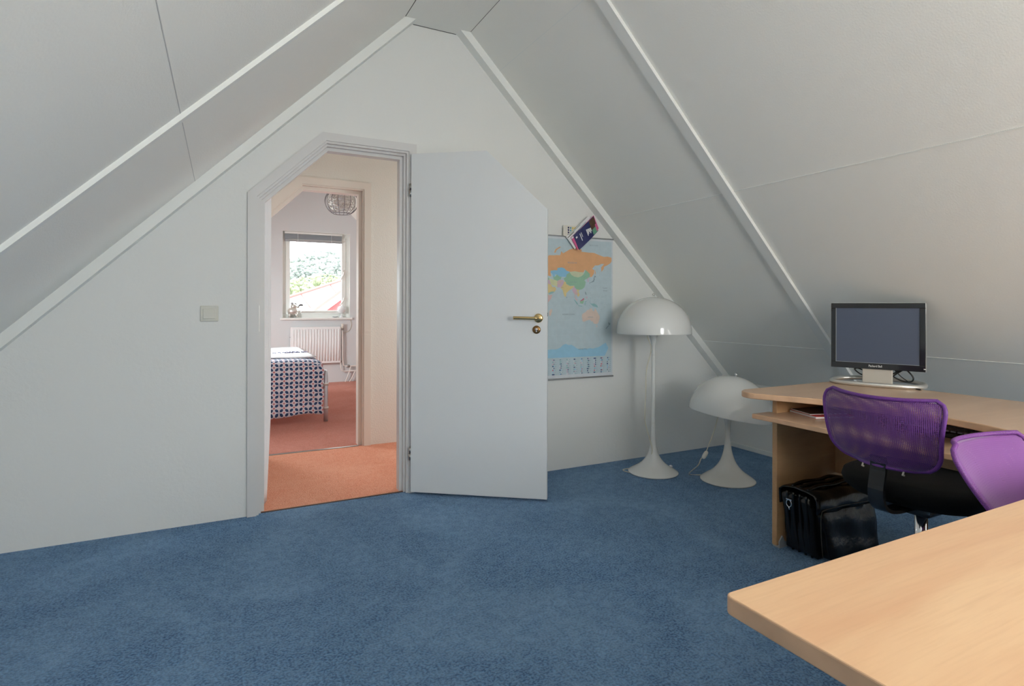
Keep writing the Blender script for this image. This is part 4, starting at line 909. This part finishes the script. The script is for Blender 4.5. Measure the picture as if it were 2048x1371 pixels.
# ---------------------------------------------------------------- leather briefcase under the desk
def soft_box(bm, dims, bev, seed, amp):
    x0, x1, y0, y1, z0, z1 = dims; bx(bm, *dims)
    bmesh.ops.subdivide_edges(bm, edges=bm.edges, cuts=14, use_grid_fill=True)
    rnd = random.Random(seed); ph = [rnd.random() * 6 for _ in range(6)]
    c = Vector(((x0 + x1) / 2, (y0 + y1) / 2, (z0 + z1) / 2))
    for v in bm.verts:
        p = v.co; n = Vector(((p.x - c.x) / (x1 - x0) * 2, (p.y - c.y) / (y1 - y0) * 2, (p.z - c.z) / (z1 - z0) * 2))
        cr = [abs(q) for q in n]; s = sorted(cr); rd = max(0, s[1] - 0.86) * max(0, s[2] - 0.86) * 3.2
        p -= (p - c) * min(0.14, rd)
        w = amp * (math.sin(p.x * 38 + ph[0] + p.z * 14) + 0.7 * math.sin(p.z * 47 + ph[1] + p.x * 9) + 0.6 * math.sin(p.y * 60 + ph[2]))
        mx = max(range(3), key=lambda k: cr[k]); d = Vector((0, 0, 0)); d[mx] = math.copysign(1, n[mx])
        if p.z > z0 + 0.012: p += d * w
    for f in bm.faces: f.smooth = True
t = thing('briefcase', 'black leather briefcase leaning inside the desk side panel', 'briefcase', (2.5, 1.71, 0))
bm = BM(); soft_box(bm, (2.352, 2.735, 1.628, 1.79, 0.002, 0.285), 0.02, 4, 0.0030)
for v in bm.verts:
    k = v.co.z / 0.29; v.co.x += -0.035 * (k) * (1 if v.co.x < 2.45 else -0.2); v.co.y += 0.012 * k * (1 if v.co.y < 1.7 else 0)
    if v.co.x > 2.6: v.co.x += 0.004
body = obj('body', bm, 'leather', t)
bm = BM(); soft_box(bm, (2.385, 2.732, 1.590, 1.632, 0.006, 0.225), 0.02, 9, 0.0042)
for v in bm.verts:
    k = v.co.z / 0.25; v.co.y += 0.018 * k - (0.012 if v.co.y < 1.61 else 0) * (1 - k); v.co.x += -0.03 * k * (1 if v.co.x < 2.5 else 0) 
obj('front_pocket', bm, 'leather', body)
bm = BM()   # flap over the top and front
rows = []
pr = [(1.795, 0.22), (1.798, 0.285), (1.78, 0.302), (1.72, 0.311), (1.66, 0.307), (1.622, 0.298), (1.606, 0.275), (1.603, 0.245), (1.604, 0.22)]
for (y, z) in pr:
    rows.append([bm.verts.new((2.322 + 0.0 + i * 0.408 / 16, y + 0.002 * math.sin(i * 1.1 + z * 30), z + 0.003 * math.sin(i * 0.9) - 0.010 * (i / 16) ** 2)) for i in range(17)])
for a, b in zip(rows, rows[1:]):
    for i in range(16): bm.faces.new((a[i], a[i + 1], b[i + 1], b[i])).smooth = True
o = obj('flap', bm, 'leather', t); md = o.modifiers.new('s', 'SOLIDIFY'); md.thickness = 0.006
bm = BM()
for k in range(4):
    y = 1.655 + k * 0.032; tube(bm, smoothpath([(2.36 - 0.0, y, 0.01), (2.338, y + 0.004, 0.12), (2.322, y + 0.002, 0.22), (2.318, y, 0.288)], 4), [0.006] * 13, 6)
obj('gusset_folds', bm, 'leather', body)
bm = BM(); tube(bm, smoothpath([(2.37, 1.612, 0.02), (2.358, 1.612, 0.12), (2.350, 1.606, 0.215), (2.372, 1.603, 0.235), (2.50, 1.603, 0.236), (2.69, 1.604, 0.228)], 6), 0.0022, 6); obj('piping', bm, 'leather_seam', body)
bm = BM(); cx_, cy_, cz_ = 2.314, 1.735, 0.235
tube(bm, [(cx_ - 0.006, cy_ + 0.013 * math.cos(a * PI / 8), cz_ + 0.016 * math.sin(a * PI / 8)) for a in range(16)], 0.0022, 6, closed=True); bx(bm, cx_ - 0.008, cx_ - 0.003, cy_ - 0.014, cy_ + 0.014, cz_ + 0.014, cz_ + 0.02, 0.001); tube(bm, [(cx_ - 0.006, cy_, cz_ - 0.016), (cx_ - 0.006, cy_ - 0.003, cz_ - 0.028)], 0.003, 6); obj('ring', bm, 'chrome', body)
for k in range(3):
    y = 1.665 + k * 0.038; bm = BM(); tube(bm, smoothpath([(2.335, y, 0.308), (2.42, y + 0.004, 0.316), (2.52, y - 0.003, 0.313), (2.61, y + 0.003, 0.316), (2.70, y, 0.298)], 5), [0.004] + [0.0085] * 19 + [0.004], 8); obj('top_fold', bm, 'leather', t)

# ---------------------------------------------------------------- mesh backed office chairs
def back_point(u, v, dz=0.0, lean=0.0):
    # chair local frame: +x forward (sitter looks that way), y across; u -1..1, v 0..1
    H0, H1 = 0.625, 0.846
    z = H0 + (H1 - H0) * v
    W = 0.163 + 0.028 * v; rb, rt = 0.30, 0.20
    w = W
    if v < rb: w = W - 0.075 + 0.075 * math.sqrt(max(0, 1 - ((rb - v) / rb) ** 2))
    if v > 1 - rt: w = W - 0.032 + 0.032 * math.sqrt(max(0, 1 - ((v - 1 + rt) / rt) ** 2))
    y = u * w
    x = -0.262 + 0.045 * abs(u) ** 2.2 * (0.9 + 0.3 * v) - 0.050 * v + 0.045 * (v - 0.45) ** 2 * 2
    z += 0.010 * abs(u) ** 2 * (v - 0.3)
    x -= lean * (z - H0)
    return Vector((x, y, z + dz))
def office_chair(name, label, loc, rz, net, rim, dz=0.0, lean=0.0):
    t = thing(name, label, 'office chair', loc, rz, None)
    def co(n, bm, m, p=None, **k): return obj(n, bm, m, p or t, world=False, **k)
    bm = BM(); uvl = bm.loops.layers.uv.new('uv'); NU, NV = 30, 22
    g = [[bm.verts.new(back_point(-1 + 2 * i / NU, j / NV, dz, lean)) for i in range(NU + 1)] for j in range(NV + 1)]
    for j in range(NV):
        for i in range(NU):
            q = ((i, j), (i + 1, j), (i + 1, j + 1), (i, j + 1)); f = bm.faces.new([g[b][a] for a, b in q]); f.smooth = True
            for l, (a, b) in zip(f.loops, q): l[uvl].uv = (g[b][a].co.y + 1, g[b][a].co.z)
    g2 = []                                     # inner layer of the net sleeve, joined to the outer one at its edges
    for j in range(NV + 1):
        row = []
        for i in range(NU + 1):
            if i in (0, NU) or j in (0, NV): row.append(g[j][i]); continue
            u, v = -1 + 2 * i / NU, j / NV
            row.append(bm.verts.new(g[j][i].co + Vector((0.020 * (1 - u ** 4) ** 0.5 * (1 - (2 * v - 1) ** 4) ** 0.5, 0, 0))))
        g2.append(row)
    for j in range(NV):
        for i in range(NU):
            q = ((i, j), (i + 1, j), (i + 1, j + 1), (i, j + 1)); vs = [g2[b][a] for a, b in q]
            if len(set(vs)) < 4 or bm.faces.get(vs): continue
            f = bm.faces.new(vs); f.smooth = True
            for l, (a, b) in zip(f.loops, q): l[uvl].uv = (g2[b][a].co.y * 1.06 + 1, g2[b][a].co.z * 1.06)
    back = co('backrest', bm, net)
    rimp = [back_point(-1 + 2 * i / 20, 1, dz, lean) for i in range(21)] + [back_point(1, 1 - j / 20, dz, lean) for j in range(1, 21)] + [back_point(1 - 2 * i / 20, 0, dz, lean) for i in range(1, 21)] + [back_point(-1, j / 20, dz, lean) for j in range(1, 20)]
    bm = BM(); tube(bm, rimp, 0.0065, 10, closed=True); co('backrest_rim', bm, rim, back)
    for s in (-0.09, 0.075):
        bm = BM(); p = back_point(s / 0.12, 0, dz, lean); tube(bm, [(p.x - 0.004, p.y, p.z - 0.004), (p.x - 0.010, p.y, p.z - 0.014), (p.x - 0.002, p.y, p.z - 0.016)], 0.003, 6); co('net_hook', bm, 'silver_plate', back)
    zs = dz + 0.036
    bm = BM(); pts = smoothpath([(-0.244 - lean * 0.012, 0, 0.655 + dz), (-0.244, 0, 0.61 + dz), (-0.256, 0, 0.54 + dz), (-0.235, 0, 0.455 + zs), (-0.17, 0, 0.435 + zs), (-0.02, 0, 0.435 + zs)], 6)
    prev = None; ring = []
    for i, p in enumerate(pts):
        d = (pts[min(i + 1, len(pts) - 1)] - pts[max(i - 1, 0)]).normalized(); nrm = Vector((d.z, 0, -d.x))
        ring.append([bm.verts.new(p + Vector((0, sy * 0.024, 0)) + nrm * sn * 0.0055) for sy, sn in ((-1, -1), (1, -1), (1, 1), (-1, 1))])
    for a, b in zip(ring, ring[1:]):
        for k in range(4): bm.faces.new((a[k], a[(k + 1) % 4], b[(k + 1) % 4], b[k]))
    bm.faces.new(ring[0][::-1]); bm.faces.new(ring[-1]); co('back_support', bm, 'black_plastic')
    # padded seat
    bm = BM(); NR = 40; prof = [(0, 0.458), (0.6, 0.458), (0.88, 0.463), (0.97, 0.480), (1.0, 0.500), (0.975, 0.520), (0.88, 0.533), (0.6, 0.538), (0, 0.537)]
    rings = []
    for (r, z) in prof:
        if r == 0: rings.append([bm.verts.new((0, 0, z + zs))]); continue
        rg = []
        for k in range(NR):
            a = 2 * PI * k / NR; ca, sa = math.cos(a), math.sin(a); ex = math.copysign(abs(ca) ** 0.72, ca); ey = math.copysign(abs(sa) ** 0.72, sa)
            x, y = 0.215 * ex * r, 0.230 * ey * r - 0.012; dz_ = -0.02 * max(0, x / 0.215) ** 3 + 0.008 * (abs(y) / 0.242) ** 2
            rg.append(bm.verts.new((x, y, z + zs + dz_)))
        rings.append(rg)
    for a, b in zip(rings, rings[1:]):
        for k in range(NR):
            k2 = (k + 1) % NR
            if len(a) == 1: f = bm.faces.new((a[0], b[k2], b[k]))
            elif len(b) == 1: f = bm.faces.new((a[k], a[k2], b[0]))
            else: f = bm.faces.new((a[k], a[k2], b[k2], b[k]))
            f.smooth = True
    co('seat', bm, 'seat_black')
    bm = BM(); bx(bm, -0.10, 0.08, -0.075, 0.075, 0.412 + zs, 0.460 + zs, 0.016, seg=3); mech = co('seat_mechanism', bm, 'black_plastic')
    bm = BM(); tube(bm, [(0.0, -0.07, 0.435 + zs), (0.02, -0.19, 0.425 + zs), (0.02, -0.23, 0.422 + zs)], [0.005, 0.005, 0.009], 8); co('height_lever', bm, 'black_plastic', mech)
    bm = BM(); tube(bm, [(0, 0, 0.22), (0, 0, 0.415 + zs)], 0.0235 * 0.8, 20); co('gas_lift', bm, 'chrome')
    bm = BM(); tube(bm, [(0, 0, 0.07), (0, 0, 0.24)], 0.028, 20); co('lift_sleeve', bm, 'black_plastic')
    for k in range(5):
        a = 2 * PI * k / 5 + 0.3; ca, sa = math.cos(a), math.sin(a)
        bm = BM(); tube(bm, [(0.02 * ca, 0.02 * sa, 0.105), (0.16 * ca, 0.16 * sa, 0.088), (0.29 * ca, 0.29 * sa, 0.066)], [0.024, 0.019, 0.015], 10); lg = co('base_leg', bm, 'black_plastic')
        bm = BM(); cx, cy = 0.285 * ca, 0.285 * sa
        for s in (-1, 1):
            q = Vector((cx, cy, 0.026)) + Vector((-sa, ca, 0)) * 0.008 * s; tube(bm, [q, q + Vector((-sa, ca, 0)) * 0.016 * s], 0.0255, 18)
        tube(bm, [(cx, cy, 0.026), (cx, cy, 0.062)], 0.006, 8); co('caster', bm, 'black_plastic', lg)
    return t
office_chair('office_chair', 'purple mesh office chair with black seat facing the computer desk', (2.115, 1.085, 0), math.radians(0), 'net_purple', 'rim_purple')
office_chair('office_chair', 'brightly lit purple mesh office chair tucked against the bare beech desk', (1.83, 0.41, 0), math.radians(-90), 'net_purple_lit', 'rim_purple_lit', -0.073, 0.60)

# ---------------------------------------------------------------- foreground desk
t = thing('writing_desk', 'light beech desk with straight edges and a bare top', 'desk', (1.4, 0.16, 0))
bm = BM(); fx0, fx1, fy0, fy1, rc = 0.617, 2.48, -0.26, 0.565, 0.012
pts = []
for (cx, cy, a0) in ((fx0 + rc, fy1 - rc, 90), (fx0 + rc, fy0 + rc, 180), (fx1 - rc, fy0 + rc, 270), (fx1 - rc, fy1 - rc, 0)):
    for k in range(5): a = math.radians(a0 + (90 * k / 4)); pts.append((cx + rc * math.cos(a), cy + rc * math.sin(a)))
fs = prism(bm, pts, 'z', DZ - 0.025, DZ)
for f in fs[2:]: f.material_index = 1
es = list(fs[0].edges) + list(fs[1].edges); r_ = bmesh.ops.bevel(bm, geom=es, offset=0.0022, segments=2, profile=0.5, affect='EDGES')
for f in r_['faces']: f.material_index = 1
obj('desktop', bm, ['beech_top', 'beech_edge'], t)
for xa in (0.84, 2.36):
    bm = BM(); bx(bm, xa, xa + 0.026, -0.20, 0.46, 0.012, DZ - 0.025, 0.002); sp_ = obj('side_panel', bm, 'beech_panel', t)
    for y0_ in (-0.2, 0.40): bm = BM(); bx(bm, xa - 0.003, xa + 0.029, y0_, y0_ + 0.06, 0, 0.012); obj('foot_cap', bm, 'plastic_grey', sp_)
bm = BM(); bx(bm, 0.866, 2.36, -0.14, -0.12, 0.30, DZ - 0.025, 0.002); obj('modesty_panel', bm, 'beech_panel', t)
